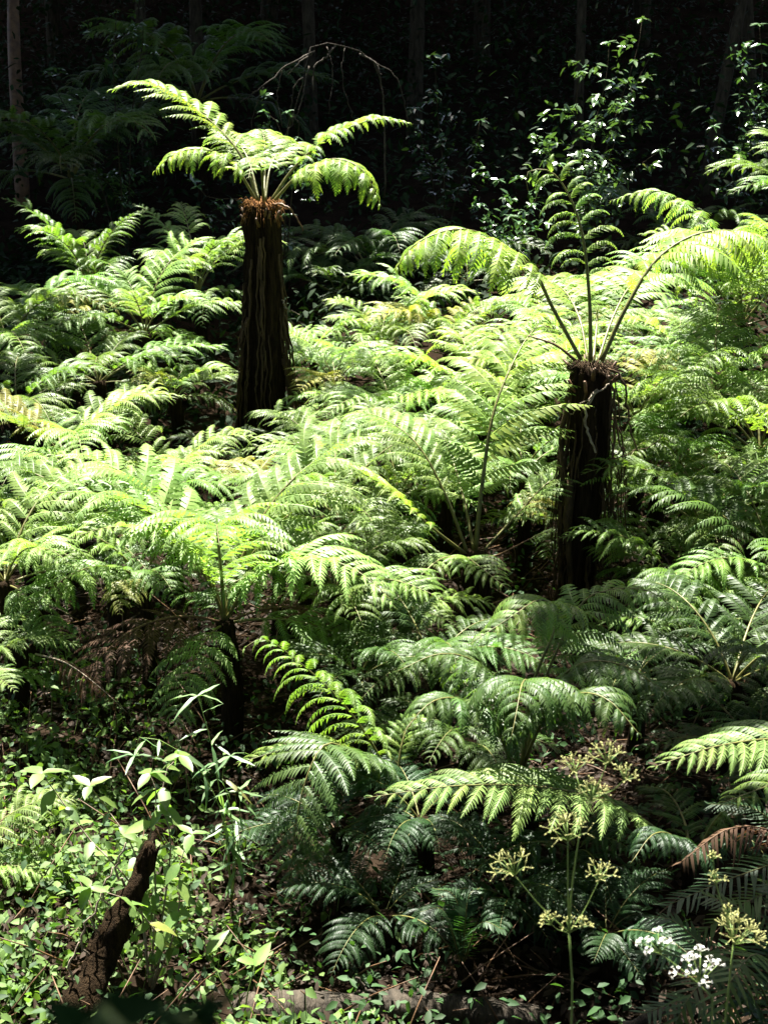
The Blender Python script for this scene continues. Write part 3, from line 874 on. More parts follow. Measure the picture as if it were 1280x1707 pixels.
sword_fern('stiff dark fern in the bottom right corner below the white flowers', 1300, 1800, 4.5, [
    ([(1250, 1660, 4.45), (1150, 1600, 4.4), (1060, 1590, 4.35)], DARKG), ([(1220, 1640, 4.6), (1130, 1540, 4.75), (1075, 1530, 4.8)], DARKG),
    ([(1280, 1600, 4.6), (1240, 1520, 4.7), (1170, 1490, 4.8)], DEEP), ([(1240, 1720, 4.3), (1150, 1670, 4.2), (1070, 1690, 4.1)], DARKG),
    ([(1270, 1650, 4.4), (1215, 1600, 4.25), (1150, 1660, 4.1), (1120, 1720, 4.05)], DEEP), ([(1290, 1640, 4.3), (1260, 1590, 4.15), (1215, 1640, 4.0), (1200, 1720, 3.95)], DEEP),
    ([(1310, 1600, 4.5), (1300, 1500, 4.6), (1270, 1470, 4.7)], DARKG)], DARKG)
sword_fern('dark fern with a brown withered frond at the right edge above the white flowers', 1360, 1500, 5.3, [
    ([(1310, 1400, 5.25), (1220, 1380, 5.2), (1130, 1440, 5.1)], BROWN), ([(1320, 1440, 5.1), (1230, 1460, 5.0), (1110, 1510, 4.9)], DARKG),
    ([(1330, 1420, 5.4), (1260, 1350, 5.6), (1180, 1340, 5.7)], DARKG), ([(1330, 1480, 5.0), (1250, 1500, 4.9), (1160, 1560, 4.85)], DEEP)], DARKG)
sword_fern('small dark fern tuft in the deep shade left of the umbel stalk', 770, 1610, 5.25, [
    ([(740, 1520, 5.2), (700, 1520, 5.15)], DARKG), ([(780, 1500, 5.25), (800, 1480, 5.3)], DARKG), ([(800, 1540, 5.1), (840, 1550, 5.05)], DARKG), ([(760, 1500, 5.3), (720, 1480, 5.4)], DARKG)], DARKG)

# --- shaded ferns of the forest edge
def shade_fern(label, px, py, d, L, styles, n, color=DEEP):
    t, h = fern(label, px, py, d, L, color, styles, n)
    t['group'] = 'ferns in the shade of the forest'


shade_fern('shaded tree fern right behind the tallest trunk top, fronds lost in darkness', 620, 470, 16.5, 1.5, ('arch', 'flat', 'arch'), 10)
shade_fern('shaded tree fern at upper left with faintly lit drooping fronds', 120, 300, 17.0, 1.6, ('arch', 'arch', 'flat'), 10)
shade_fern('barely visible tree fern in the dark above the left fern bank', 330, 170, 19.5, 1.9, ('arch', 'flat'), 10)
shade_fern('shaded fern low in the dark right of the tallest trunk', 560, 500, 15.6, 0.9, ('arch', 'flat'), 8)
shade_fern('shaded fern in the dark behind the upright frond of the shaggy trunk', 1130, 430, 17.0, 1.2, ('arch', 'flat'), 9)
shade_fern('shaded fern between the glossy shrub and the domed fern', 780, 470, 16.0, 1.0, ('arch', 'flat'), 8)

# ------------------------------------------------------------------ leaves
def leaf_mesh(name, mat, length=1.0, width=0.42, tip=1.0, fold=0.12, curl=0.15, n=4):
    """One folded leaf along +X with a raised rim either side of the midrib."""
    s = np.linspace(0, 1, n + 1)
    w = width * np.sin(np.pi * np.clip(s * 0.97 + 0.03, 0, 1) ** 0.8) ** tip * 0.5
    w[-1] = 0.004
    z = -curl * s ** 2 + 0.02 * np.sin(s * 9)
    L_ = np.stack([s * length, w, z + fold * w * 2], -1)
    R_ = np.stack([s * length, -w, z + fold * w * 2], -1)
    C_ = np.stack([s * length, 0 * w, z], -1)
    V = np.concatenate([L_, C_, R_])
    k = n + 1
    i = np.arange(n)
    Q = np.concatenate([np.stack([k + i, k + i + 1, i + 1, i], -1), np.stack([2 * k + i, 2 * k + i + 1, k + i + 1, k + i], -1)])
    me = build_mesh(name, V, Q, tint=np.full(len(V), rnd.random()), smooth=True)
    me.materials.append(mat)
    return me


def leaf_cloud(n, pos, size, flat=0.5, width=0.45, up=(0, 0, 1)):
    """Many loose folded leaves joined (n,3) positions -> arrays with 6 verts and 4 triangles per leaf."""
    a = rng.uniform(0, 2 * np.pi, n)
    e = rng.normal(-0.15, flat, n)
    X = np.stack([np.cos(a) * np.cos(e), np.sin(a) * np.cos(e), np.sin(e)], -1)
    r = rng.normal(0, flat, n)
    H = np.stack([-np.sin(a), np.cos(a), np.zeros(n)], -1)
    K = np.cross(X, H)
    S = H * np.cos(r)[:, None] + K * np.sin(r)[:, None]
    Nn = np.cross(X, S)
    l = size * rng.uniform(0.6, 1.25, n)[:, None]
    w = l * width * 0.5
    f = Nn * w * 0.3
    c3 = pos + X * l * 0.32
    c7 = pos + X * l * 0.72 - Nn * l * 0.03
    V = np.stack([pos, c3 + S * w + f, c7 + S * w * 0.68 + f * .6, pos + X * l - Nn * l * 0.09, c7 - S * w * 0.68 + f * .6, c3 - S * w + f, c3, c7], 1).reshape(-1, 3)
    b = np.arange(n)[:, None] * 8
    T = np.concatenate([b + [q] for q in ([0, 6, 1], [1, 6, 7], [1, 7, 2], [2, 7, 3], [0, 5, 6], [5, 7, 6], [5, 4, 7], [4, 3, 7])])
    return V, T, np.repeat(rng.random(n), 8)


def cloud_obj(name, pos, size, mat, color, parent=None, flat=0.5, width=0.45, kind=None, origin=(0, 0, 0)):
    V, T, t = leaf_cloud(len(pos), pos - np.array(origin), size, flat, width)
    o = obj(name, build_mesh(name, V, None, T, t), mat, parent, (0, 0, 0) if parent else origin, kind)
    o.color = color
    return o


# ground cover and litter
n = 30000
p = np.stack([rng.uniform(-2.9, 0.25, n), rng.uniform(4.3, 8.6, n)], -1)
dens = 0.5 + 0.5 * np.sin(p[:, 0] * 4.1 + 1.3 * np.sin(p[:, 1] * 3.3)) * np.sin(p[:, 1] * 3.7 + p[:, 0])
dens = np.clip(dens + 0.35 * np.sin(p[:, 0] * 9.7 + 2 * np.sin(p[:, 1] * 7.1)), 0, 1)
keep = ~((p[:, 0] > -0.75) & (np.abs(p[:, 1] - 5.05) < 0.2)) & (rng.random(n) < 0.06 + 0.94 * dens ** 1.6) & (p[:, 0] < 0.15 - 0.55 * (p[:, 1] - 4.6) + 0.5 * rng.standard_normal(n) * 0.4)
p = p[keep]
hgt = 0.02 + 0.16 * np.abs(rng.standard_normal(len(p))) * (0.4 + 0.6 * np.sin(p[:, 0] * 2.3 + p[:, 1] * 1.9) ** 2)
pos = np.stack([p[:, 0], p[:, 1], ground_z(p[:, 0], p[:, 1]) + hgt], -1)
c = cloud_obj('ground_cover', pos, 0.052, M_COVER, (0.08, 0.135, 0.034, 1), None, 0.6, 0.62, 'stuff')
sm = MB()
for q in range(0, len(pos), 5):
    e = pos[q]; g0 = np.array([e[0] + rnd.uniform(-.05, .05), e[1] + rnd.uniform(-.05, .05), float(ground_z(e[0], e[1]))])
    sm.tube([g0, (g0 + e) / 2 + [0.01, 0, .015], e], [.0022, .0018, .0012], 3, rnd.random(), False)
obj('stems', sm.mesh('stems'), M_STEM, c, kind='stuff')
tag(c, 'low pale green creeping ground cover on the sunlit bank', 'ground cover')
n = 16000
p = np.stack([rng.uniform(-3.2, 3.2, n), rng.uniform(4.0, 11, n)], -1)
pos = np.stack([p[:, 0], p[:, 1], ground_z(p[:, 0], p[:, 1]) + 0.015 + 0.03 * rng.random(n)], -1)
c = cloud_obj('leaf_litter', pos, 0.075, M_DEAD, (0.03, 0.019, 0.011, 1), None, 0.35, 0.4, 'stuff')
tag(c, 'brown fallen leaves littering the dark soil', 'leaf litter')
mb = MB()
for q in range(900):
    x, y = rnd.uniform(-3, 3), rnd.uniform(4.3, 11.5)
    z = float(ground_z(x, y))
    a, l, e = rnd.uniform(0, 6.28), rnd.uniform(0.15, 0.6), rnd.uniform(-0.1, 0.9)
    d = np.array([math.cos(a) * math.cos(e), math.sin(a) * math.cos(e), abs(math.sin(e))])
    p0 = np.array([x, y, z + 0.02])
    mb.tube([p0, p0 + d * l * .5 + np.array([0, 0, .03 * l]), p0 + d * l], [0.005, 0.004, 0.002], 4, rnd.random())
c = obj('dry_stalks', mb.mesh('dry_stalks'), M_STALK_BROWN, None, kind='stuff')
tag(c, 'dry brown fern stalks and twigs tangled on the soil', 'dead stalks')

# small green seedlings / low undergrowth below the ferns
n = 16000
p = np.stack([rng.uniform(-3.4, 3.4, n), 4.3 + 7.7 * rng.random(n) ** 1.5], -1)
cl = np.sin(p[:, 0] * 5.3 + p[:, 1] * 2.1) * np.sin(p[:, 1] * 4.7 - p[:, 0] * 1.9)
p = p[cl > -0.15]
pos = np.stack([p[:, 0], p[:, 1], ground_z(p[:, 0], p[:, 1]) + 0.03 + 0.3 * rng.random(len(p)) ** 2], -1)
c = cloud_obj('undergrowth', pos, 0.055, M_COVER, (0.022, 0.052, 0.015, 1), None, 0.5, 0.5, 'stuff')
tag(c, 'small dark seedlings growing in the shade under the ferns', 'undergrowth')

LEAF_OVATE = [leaf_mesh('leaf', M_BROAD, 1, w, 0.9, 0.12, cu) for w, cu in ((0.46, 0.12), (0.42, 0.3), (0.52, 0.2))]
LEAF_LANCE = [leaf_mesh('leaf', M_BROAD, 1, 0.13, 0.8, 0.1, cu) for cu in (0.1, 0.3, 0.5)]
LEAF_GLOSS = [leaf_mesh('leaf', M_GLOSS, 1, w, 0.9, 0.1, cu) for w, cu in ((0.36, 0.1), (0.4, 0.22), (0.32, 0.3))]


def put_leaf(parent, meshes, p, yaw, pitch, roll, size, color, name='leaf'):
    e = bpy.data.objects.new(name, meshes[rnd.randrange(len(meshes))])
    link(e, parent)
    e.location = Vector(p) - parent.location
    e.rotation_euler = (roll, pitch, yaw)
    e.scale = (size,) * 3
    e.color = color
    return e


def stem_plant(t, stems, meshes, size, color, per=6, r0=0.006, whorl=1, mat=M_TWIG, tipleaves=3, pitch=(0.0, 0.7), s0=0.3):
    for pts in stems:
        P = smooth_path(pts, 14)
        mb = MB()
        mb.tube(P - np.array(t.location), np.linspace(r0, r0 * 0.35, 14), 5, 0.5)
        obj('stem', mb.mesh('stem', True), mat, t)
        a = rnd.uniform(0, 6.28)
        for q in range(per):
            s = s0 + (1 - s0) * q / max(1, per - 1)
            idx = min(13, int(s * 13))
            for w in range(whorl):
                a += 2.4
                put_leaf(t, meshes, P[idx], a + rnd.uniform(-.4, .4), rnd.uniform(*pitch), rnd.uniform(-.4, .4), size * rnd.uniform(.65, 1.2), jitter(color, .25))
        for q in range(tipleaves):
            put_leaf(t, meshes, P[-1], a + q * 6.28 / tipleaves, rnd.uniform(-.5, .3), rnd.uniform(-.3, .3), size * rnd.uniform(.7, 1.1), jitter(color, .2))


# leafy shrub on the sunlit bank
b = at(250, 1640, 5.2); b[2] = float(ground_z(b[0], b[1]))
t = thing('leafy_shrub', 'sunlit shrub with broad oval leaves on pale twigs beside the leaning stump', 'shrub', b)
A = lambda *s: [at(*p) for p in s]
stem_plant(t, [
    [b] + A((235, 1500, 5.3), (225, 1420, 5.4), (180, 1350, 5.5), (150, 1310, 5.5)),
    [b] + A((260, 1480, 5.3), (250, 1400, 5.35), (262, 1330, 5.4), (250, 1290, 5.4)),
    [b] + A((235, 1510, 5.2), (200, 1450, 5.2), (150, 1400, 5.25), (100, 1330, 5.3), (70, 1290, 5.3)),
    [b] + A((290, 1560, 5.1), (300, 1500, 5.1), (300, 1440, 5.15), (320, 1390, 5.2)),
    [b] + A((270, 1580, 5.1), (250, 1540, 5.0), (210, 1500, 4.95), (150, 1480, 4.9)),
    [b] + A((285, 1420, 5.3), (270, 1340, 5.4), (280, 1280, 5.5), (300, 1260, 5.5)),
], LEAF_OVATE, 0.11, (0.095, 0.16, 0.038, 1), 14, s0=0.4)
b = at(400, 1640, 5.0); b[2] = float(ground_z(b[0], b[1]))
t = thing('seedling', 'seedling with three large glossy pale leaves right of the sunlit shrub', 'seedling', b)
P = A((345, 1590, 5.0), (425, 1610, 4.95), (395, 1600, 4.97))
for q, pp in enumerate(P):
    mb = MB(); mb.tube(np.array([b, (b + pp) / 2 + np.array([0, 0, .03]), pp]) - b, [.004, .003, .002], 5)
    obj('stem', mb.mesh('stem', True), M_STEM, t)
    put_leaf(t, LEAF_OVATE, pp, (0.7, 0.9, 0.1)[q], (-.7, -.6, 0.1)[q], 0.3, (0.13, 0.12, 0.1)[q], (0.15, 0.26, 0.06, 1))
b = at(580, 1690, 4.95); b[2] = float(ground_z(b[0], b[1]))
t = thing('seedling', 'little pale seedling sprouting at the near side of the fallen log', 'seedling', b)
stem_plant(t, [[b, b + np.array([.0, 0, .06]), b + np.array([.01, 0, .11])], [b, b + np.array([.06, 0.02, .05]), b + np.array([.1, 0.02, .09])]], LEAF_OVATE, 0.05, (0.12, 0.22, 0.07, 1), 4, 0.003, mat=M_STEM)

# narrow-leaved sapling
b = at(385, 1480, 5.9); b[2] = float(ground_z(b[0], b[1]))
t = thing('willow_sapling', 'slender sapling with long narrow silvery leaves at the edge of the hollow', 'sapling', b)
stem_plant(t, [
    [b] + A((380, 1400, 5.9), (365, 1310, 5.9), (350, 1230, 5.9), (330, 1160, 5.9)),
    [b] + A((375, 1380, 5.85), (350, 1310, 5.8), (310, 1260, 5.75), (240, 1225, 5.7), (225, 1260, 5.7)),
    [b] + A((390, 1400, 5.9), (380, 1330, 5.85), (370, 1290, 5.8), (385, 1260, 5.8)),
    [b] + A((395, 1420, 5.85), (400, 1360, 5.8), (400, 1320, 5.75)),
], LEAF_LANCE, 0.15, (0.10, 0.17, 0.07, 1), 13, 0.004, 1, M_STEM, 4, (-0.5, 0.9), 0.35)

# leaning stump
t = thing('tree_stump', 'leaning dark broken trunk with splintered top in the sunlit bank', 'stump', tuple(at(150, 1660, 4.95)))
P = smooth_path(A((130, 1690, 4.85), (165, 1610, 5.0), (205, 1520, 5.1), (240, 1450, 5.2), (250, 1405, 5.22)), 22)
P[0, 2] = min(P[0, 2], float(ground_z(P[0, 0], P[0, 1])))
mb = MB()
mb.tube(P - np.array(t.location), np.interp(np.linspace(0, 1, 22), [0, 0.2, 0.5, 0.8, 0.93, 1], [0.1, 0.066, 0.058, 0.04, 0.036, 0.02]), 14, 0.5, True, 0.16)
for q in range(6):
    e = P[-3] + np.array([math.cos(q) * .03, math.sin(q) * .03, 0]) - np.array(t.location)
    mb.tube([e - [0.02, 0, .06], e + [.01, 0, .03], e + [.02 + .01 * math.cos(q * 2), 0, .05 + .05 * rnd.random()]], [.016, .011, .002], 5)
obj('trunk', mb.mesh('trunk'), M_TRUNK, t)
for q in range(5):
    p0 = P[4 + 3 * q]
    root(t, [p0 + np.array([-.05, -.03, 0]), p0 + np.array([-.075, -.05, .1]), p0 + np.array([-.03, -.05, .22])], 0.006, 'bark_strip', M_TWIG, 4, 8)
# fallen log
t = thing('fallen_log', 'mossy brown log lying along the bottom behind the umbel stalks', 'log', tuple(at(640, 1700, 4.75)))
P = smooth_path([at(385, 1690, 5.12), at(520, 1672, 5.1), at(680, 1680, 5.08), at(900, 1700, 5.02)], 26)
P[:, 2] = ground_z(P[:, 0], P[:, 1]) + 0.025
mb = MB()
mb.tube(P - np.array(t.location), np.interp(np.linspace(0, 1, 26), [0, .05, 1], [0.03, 0.085, 0.06]), 12, 0.5, True, 0.1)
obj('trunk', mb.mesh('trunk', True), M_DEADWOOD, t)
root(t, [P[12] + np.array([0, 0, .05]), P[12] + np.array([-.05, -.05, .14]), P[12] + np.array([-.09, -.06, .2])], 0.012, 'branch_stub', M_DEADWOOD)
t = thing('fallen_branch', 'short pale broken branch end at the bottom right of the log', 'branch', tuple(at(1080, 1700, 4.4)))
root(t, [at(1010, 1740, 4.3), at(1060, 1705, 4.35), at(1110, 1685, 4.45)], 0.025, 'branch', M_DEADWOOD, 8)
# drooping brown withered twig over the bank
b = at(90, 1120, 7.4)
t = thing('withered_frond', 'brown withered frond drooping over the litter at left', 'dead frond', (b[0], b[1], float(ground_z(b[0], b[1]))))
hero_frond(t, [(60, 1090, 7.4), (110, 1105, 7.2), (160, 1140, 7.0), (215, 1190, 6.9)], BROWN, 'dead', 14, 0.15, 0.22, 0.006, name='dead_frond', stalk=M_TWIG)

# ------------------------------------------------------------------ umbel plants close to the camera
def umbel(parent, tipp, axis, r, n, seeds=True, sub=9, name='umbel'):
    """Rays from one point, each ending in a cluster of little stalks with seeds or flowers."""
    loc = np.array(parent.location)
    axis = axis / np.linalg.norm(axis)
    s1 = np.cross(axis, [0.3, 1, 0.1]); s1 /= np.linalg.norm(s1)
    s2 = np.cross(axis, s1)
    mb = MB()
    u = obj(name, bpy.data.meshes.new(name), None, parent, Vector(tipp) - parent.location)
    for q in range(n):
        a = q * 2.39996 + rnd.uniform(-.3, .3)
        sp = math.sqrt((q + 0.5) / n) * 1.0
        d = axis * math.cos(sp) + (s1 * math.cos(a) + s2 * math.sin(a)) * math.sin(sp)
        e = d * r * rnd.uniform(0.8, 1.1)
        mb.tube([np.zeros(3), e * .5 + axis * r * .05, e], [0.0011, 0.0009, 0.0008], 4, 0.5)
        sb = MB()
        for w in range(sub):
            aa = w * 2.4 + rnd.uniform(-.4, .4)
            s3 = math.sqrt((w + .4) / sub) * 1.25
            d1 = np.cross(d, [0.2, .9, .3]); d1 /= np.linalg.norm(d1)
            d2 = np.cross(d, d1)
            dd = d * math.cos(s3) + (d1 * math.cos(aa) + d2 * math.sin(aa)) * math.sin(s3)
            pe = dd * r * (0.42 if seeds else 0.22) * rnd.uniform(.8, 1.2)
            sb.tube([np.zeros(3), pe], [0.0007, 0.0006], 4, 0.5)
            if seeds:
                rr = 0.0015 * rnd.uniform(.8, 1.3)
                sb.tube([pe - dd * rr, pe, pe + dd * rr * 1.5], [rr * .5, rr, rr * .3], 6, 0.5)
            else:
                f1 = np.cross(dd, d1); f1 /= np.linalg.norm(f1); f2 = np.cross(dd, f1)
                for k in range(5):
                    b1 = f1 * math.cos(k * 1.2566) + f2 * math.sin(k * 1.2566)
                    b2 = f1 * math.cos(k * 1.2566 + .6) + f2 * math.sin(k * 1.2566 + .6)
                    b3 = f1 * math.cos(k * 1.2566 - .6) + f2 * math.sin(k * 1.2566 - .6)
                    L_ = 0.0042
                    sb.add([pe, pe + b3 * L_ * .7 + dd * .0008, pe + b1 * L_ + dd * .0016, pe + b2 * L_ * .7 + dd * .0008], [[0, 1, 2, 3]], None, rnd.random())
        f = obj('flower_cluster' if not seeds else 'seed_cluster', sb.mesh('cluster'), M_SEED if seeds else M_PETAL, u, e)
        f.color = (0.8, 0.8, 0.74, 1)
    u.data = mb.mesh(name)
    u.data.materials.append(M_STEM)
    return u


def umbel_plant(label, stalks, umbels, d_base):
    p0 = np.array(stalks[0][0][0])
    gz = float(ground_z(p0[0], p0[1]))
    t = thing('umbel_plant', label, 'wildflower', (p0[0], p0[1], gz), 'umbel plants in front')
    for pts, r in stalks:
        P = smooth_path(pts, 18)
        mb = MB(); mb.tube(P - np.array(t.location), np.linspace(r, r * .6, 18), 6)
        obj('stem', mb.mesh('stem', True), M_STEM, t)
    for (p, ax, r, n, seeds, sub) in umbels:
        umbel(t, p, np.array(ax, float), r, n, seeds, sub)
    return t


D = 2.6
def gfoot(px, d):
    p = at(px, 1700, d); p[2] = float(ground_z(p[0], d)); return p
UP = (0, 0, 1)
f0 = gfoot(950, D)
node = at(948, 1555, D)
umbel_plant('tall thin umbel plant with yellow-green seed heads on one long bare stem', [
    ([f0, at(952, 1707, D), node], 0.0036),
    ([node, at(946, 1480, D), at(946, 1402, D)], 0.0022),
    ([node, at(953, 1480, D), at(968, 1380, D), at(985, 1330, D)], 0.0024),
    ([at(985, 1330, D), at(1000, 1300, D), at(1012, 1270, D + .02)], 0.0016),
    ([at(985, 1330, D), at(1020, 1318, D), at(1040, 1300, D - .02)], 0.0014),
    ([at(975, 1350, D), at(965, 1310, D), at(958, 1285, D + .03)], 0.0012),
    ([node, at(900, 1510, D - .02), at(858, 1460, D - .03)], 0.0017),
    ([node, at(972, 1520, D + .02), at(997, 1470, D + .03)], 0.0015),
    ([node, at(930, 1550, D - .03), at(918, 1540, D - .04)], 0.001),
    ([node, at(958, 1550, D - .03), at(968, 1545, D - .04)], 0.001),
], [
    (at(946, 1402, D), UP, 0.05, 12, True, 4), (at(985, 1335, D), (0.2, 0, 1), 0.035, 9, True, 4), (at(1012, 1275, D + .02), UP, 0.036, 9, True, 4),
    (at(1040, 1302, D - .02), (.4, 0, 1), 0.026, 7, True, 4), (at(956, 1290, D + .03), UP, 0.034, 8, True, 4), (at(858, 1460, D - .03), (-.4, 0, 1), 0.045, 10, True, 4),
    (at(997, 1470, D + .03), (.3, 0, 1), 0.034, 9, True, 4), (at(918, 1542, D - .04), (-.5, 0, 1), 0.022, 6, True, 6), (at(968, 1547, D - .04), (.5, 0, 1), 0.018, 6, True, 6),
    (at(948, 1550, D), UP, 0.02, 4, True, 4)], D)
D = 2.5
f0 = gfoot(1205, D)
node = at(1222, 1575, D)
umbel_plant('umbel plant with spent seed head at the bottom right corner', [
    ([f0, at(1208, 1707, D), node], 0.0036),
    ([node, at(1210, 1530, D), at(1192, 1470, D), at(1188, 1430, D)], 0.0018),
    ([node, at(1216, 1545, D), at(1212, 1525, D)], 0.0014),
], [(node, (0.35, 0, 1), 0.05, 13, True, 6), (at(1188, 1432, D), UP, 0.012, 5, True, 4), (at(1191, 1472, D), UP, 0.02, 5, True, 4), (at(1212, 1527, D), UP, 0.016, 5, True, 4)], D)
D = 2.4
f0 = gfoot(1188, D)
node = at(1166, 1642, D)
umbel_plant('umbel plant with white blossom clusters at the bottom right', [
    ([f0, at(1186, 1707, D), node], 0.0028),
    ([node, at(1130, 1612, D), at(1100, 1590, D)], 0.0014),
], [(node, (-0.05, 0, 1), 0.06, 9, False, 5), (at(1100, 1590, D), (-.4, 0, 1), 0.04, 6, False, 5)], D)

LEAF_NEAR = [leaf_mesh('leaf', M_NEAR, 1, w, 0.9, 0.12, cu) for w, cu in ((0.6, 0.12), (0.55, 0.3))]
# blurred leaves right in front of the lens
b = np.array([-0.08, 0.4, float(ground_z(-0.08, 0.4))])
t = thing('near_sprig', 'blurred leaves coloured dark as if shaded, right in front of the lens, bottom left', 'leaves', b)
dn = 0.42
for pts in ([b, at(230, 1770, dn + .02), at(150, 1712, dn)], [b, at(280, 1770, dn), at(335, 1722, dn - .01)], [b, at(180, 1780, dn - .03), at(230, 1740, dn - .04)]):
    P = smooth_path(pts, 10)
    mb = MB(); mb.tube(P - b, .002, 5)
    obj('stem', mb.mesh('stem', True), M_STEM, t)
    for q in range(20):
        put_leaf(t, LEAF_NEAR, P[-1] - np.array([0, 0, .004 * q]), q * 2.4 + .3, rnd.uniform(-1.4, -.3), rnd.uniform(-.6, .6), 0.024 * rnd.uniform(.8, 1.2), (0.006, 0.024, 0.005, 1))  # very dark leaf colour stands in for the shade on them

# ------------------------------------------------------------------ forest behind
CROWNS = []
for q in range(3):
    n = 11000
    d = rng.standard_normal((n, 3)); d /= np.linalg.norm(d, axis=1, keepdims=True)
    cl = rng.standard_normal((90, 3)); cl /= np.linalg.norm(cl, axis=1, keepdims=True)
    cl *= rng.uniform(0.25, 1, (90, 1)) ** 0.5
    pos = cl[rng.integers(0, 90, n)] + d * rng.random((n, 1)) ** 0.5 * 0.26
    pos *= np.array([3.7, 3.7, 2.2])
    V, T, tt = leaf_cloud(n, pos, 0.42, 0.45, 0.6)
    me = build_mesh('crown', V, None, T, tt); me.materials.append(M_CANOPY)
    limb = MB()
    for k in range(14):
        limb.tube(smooth_path([[0, 0, -3.2], cl[k] * [1.2, 1.2, .3] + [0, 0, -1.4], cl[k] * [3.4, 3.4, 2.0]], 8), np.linspace(.07, .015, 8), 5)
    lm = limb.mesh('limbs', True); lm.materials.append(M_BARK)
    CROWNS.append((me, lm))


def forest_tree(label, x, y, r, zc, lean=(0, 0), ci=0, cscale=1.0, cat='tree', mat=M_BARK):
    gz = float(ground_z(x, y))
    t = thing('forest_tree', label, cat, (x, y, gz), 'trees of the dark forest')
    cx, cy = lean
    pts = [[0, 0, -.2], [cx * .25 + rnd.uniform(-.1, .1), cy * .25, (zc - gz) * .33], [cx * .6, cy * .6, (zc - gz) * .66], [cx, cy, zc - gz]]
    P = smooth_path(pts, 18)
    mb = MB(); mb.tube(P, np.linspace(r * 1.15, r * .45, 18), 10, .5, True, .05)
    obj('trunk', mb.mesh('trunk', True), mat, t)
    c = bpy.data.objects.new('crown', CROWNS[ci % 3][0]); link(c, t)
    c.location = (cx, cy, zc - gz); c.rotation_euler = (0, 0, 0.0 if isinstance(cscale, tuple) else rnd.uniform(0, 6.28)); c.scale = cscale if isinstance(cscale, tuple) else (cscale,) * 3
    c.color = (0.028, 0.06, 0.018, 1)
    l = bpy.data.objects.new('limbs', CROWNS[ci % 3][1]); link(l, c)
    return t


k = 0
spots = [
    ('slim forest tree at the left edge, yellowish trunk', 28, 19.5, .09), ('thin dark forest trunk above the left fern bank', 245, 21, .08), ('thin dark forest trunk left of the dead branches', 330, 23, .1),
    ('dark forest trunk behind the tallest tree fern', 520, 22, .1), ('dark forest trunk in the middle of the black background', 690, 23.5, .12), ('slim mossy forest trunk behind the glossy shrub', 965, 20.5, .07),
    ('dark forest trunk at upper right, slightly leaning', 1178, 20, .09), ('dark forest trunk in the upper right corner', 1262, 21.5, .1)]
for (lab, px, d, r) in spots:
    p = at(px, 200, d)
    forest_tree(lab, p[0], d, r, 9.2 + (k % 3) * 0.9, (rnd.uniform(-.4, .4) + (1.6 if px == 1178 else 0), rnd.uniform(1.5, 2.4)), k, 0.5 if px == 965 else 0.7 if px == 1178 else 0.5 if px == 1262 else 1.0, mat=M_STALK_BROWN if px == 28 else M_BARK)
    k += 1
for (lab, px, d, r, z) in [('farther forest trunk at upper left lost in the dark', 100, 27, .14, 12), ('farther forest trunk left of the picture centre in the dark', 450, 28, .15, 12.5), ('farther forest trunk right of the picture centre in the dark', 800, 27.5, .14, 12),
                           ('farther forest trunk behind the glossy shrub in the dark', 1060, 28, .16, 12.5), ('farthest forest trunk at left in the dark', 270, 33, .18, 15), ('farthest forest trunk at centre in the dark', 610, 34, .18, 15.5), ('farthest forest trunk at right in the dark', 950, 33, .18, 15),
                           ('forest trunk beyond the left edge in the dark', -60, 24, .12, 10.5), ('forest trunk beyond the right edge in the dark', 1330, 25, .12, 11)]:
    p = at(px, 200, d)
    forest_tree(lab, p[0], d, r, z, (rnd.uniform(-.5, .5), rnd.uniform(-.5, .5)), k, 1.25)
    k += 1
# unseen tree added beside the clearing, its crowns shaped to shade the right foreground
forest_tree('tree just right of the view, unseen, added to shade the lower right corner', 4.6, 8.2, .16, 7.2, (-3.55, 1.1), 1, (0.36, 0.14, 0.3))
st = [o for o in bpy.data.objects if o.get('label', '').startswith('tree just right')][0]
c = bpy.data.objects.new('crown', CROWNS[2][0]); link(c, st)
c.location = Vector((1.15, 7.1, 7.0)) - st.location; c.scale = (0.4, 0.22, 0.28); c.color = (0.028, 0.06, 0.018, 1)  # second crown, added out of view to shade the corner ferns
l = bpy.data.objects.new('limbs', CROWNS[2][1]); link(l, c)
# unseen trees added outside the view to close the sky above the clearing
for (lab, x, y, z, sc_) in [('added sky-closing tree left of the clearing, out of view', -8.5, 8.0, 9.5, 1.3), ('added sky-closing tree right of the clearing, out of view', 9.0, 10.0, 9.5, 1.3), ('added sky-closing tree behind the viewer, left', -4.5, -4.5, 9.0, 1.4),
                       ('added sky-closing tree behind the viewer, right', 4.5, -5.0, 9.0, 1.4), ('added sky-closing tree far left of the clearing, out of view', -10.0, 15.0, 10.5, 1.4), ('added sky-closing tree far right of the clearing, out of view', 11.0, 17.0, 11.0, 1.4),
                       ('added sky-closing tree beside the viewer, left', -4.2, 1.5, 9.5, 0.95), ('added sky-closing tree beside the viewer, right', 4.4, 2.2, 9.5, 1.05), ('added sky-closing tree just behind the viewer', 0.3, -1.8, 9.8, 1.1), ('added sky-closing tree beyond the left side of the sunlit bank', -7.4, 4.5, 9.0, 0.9), ('added sky-closing tree beyond the right side of the lower corner', 7.6, 6.4, 9.0, 0.95)]:
    forest_tree(lab, x, y, .2, z, (0, 0), k, sc_)
    k += 1

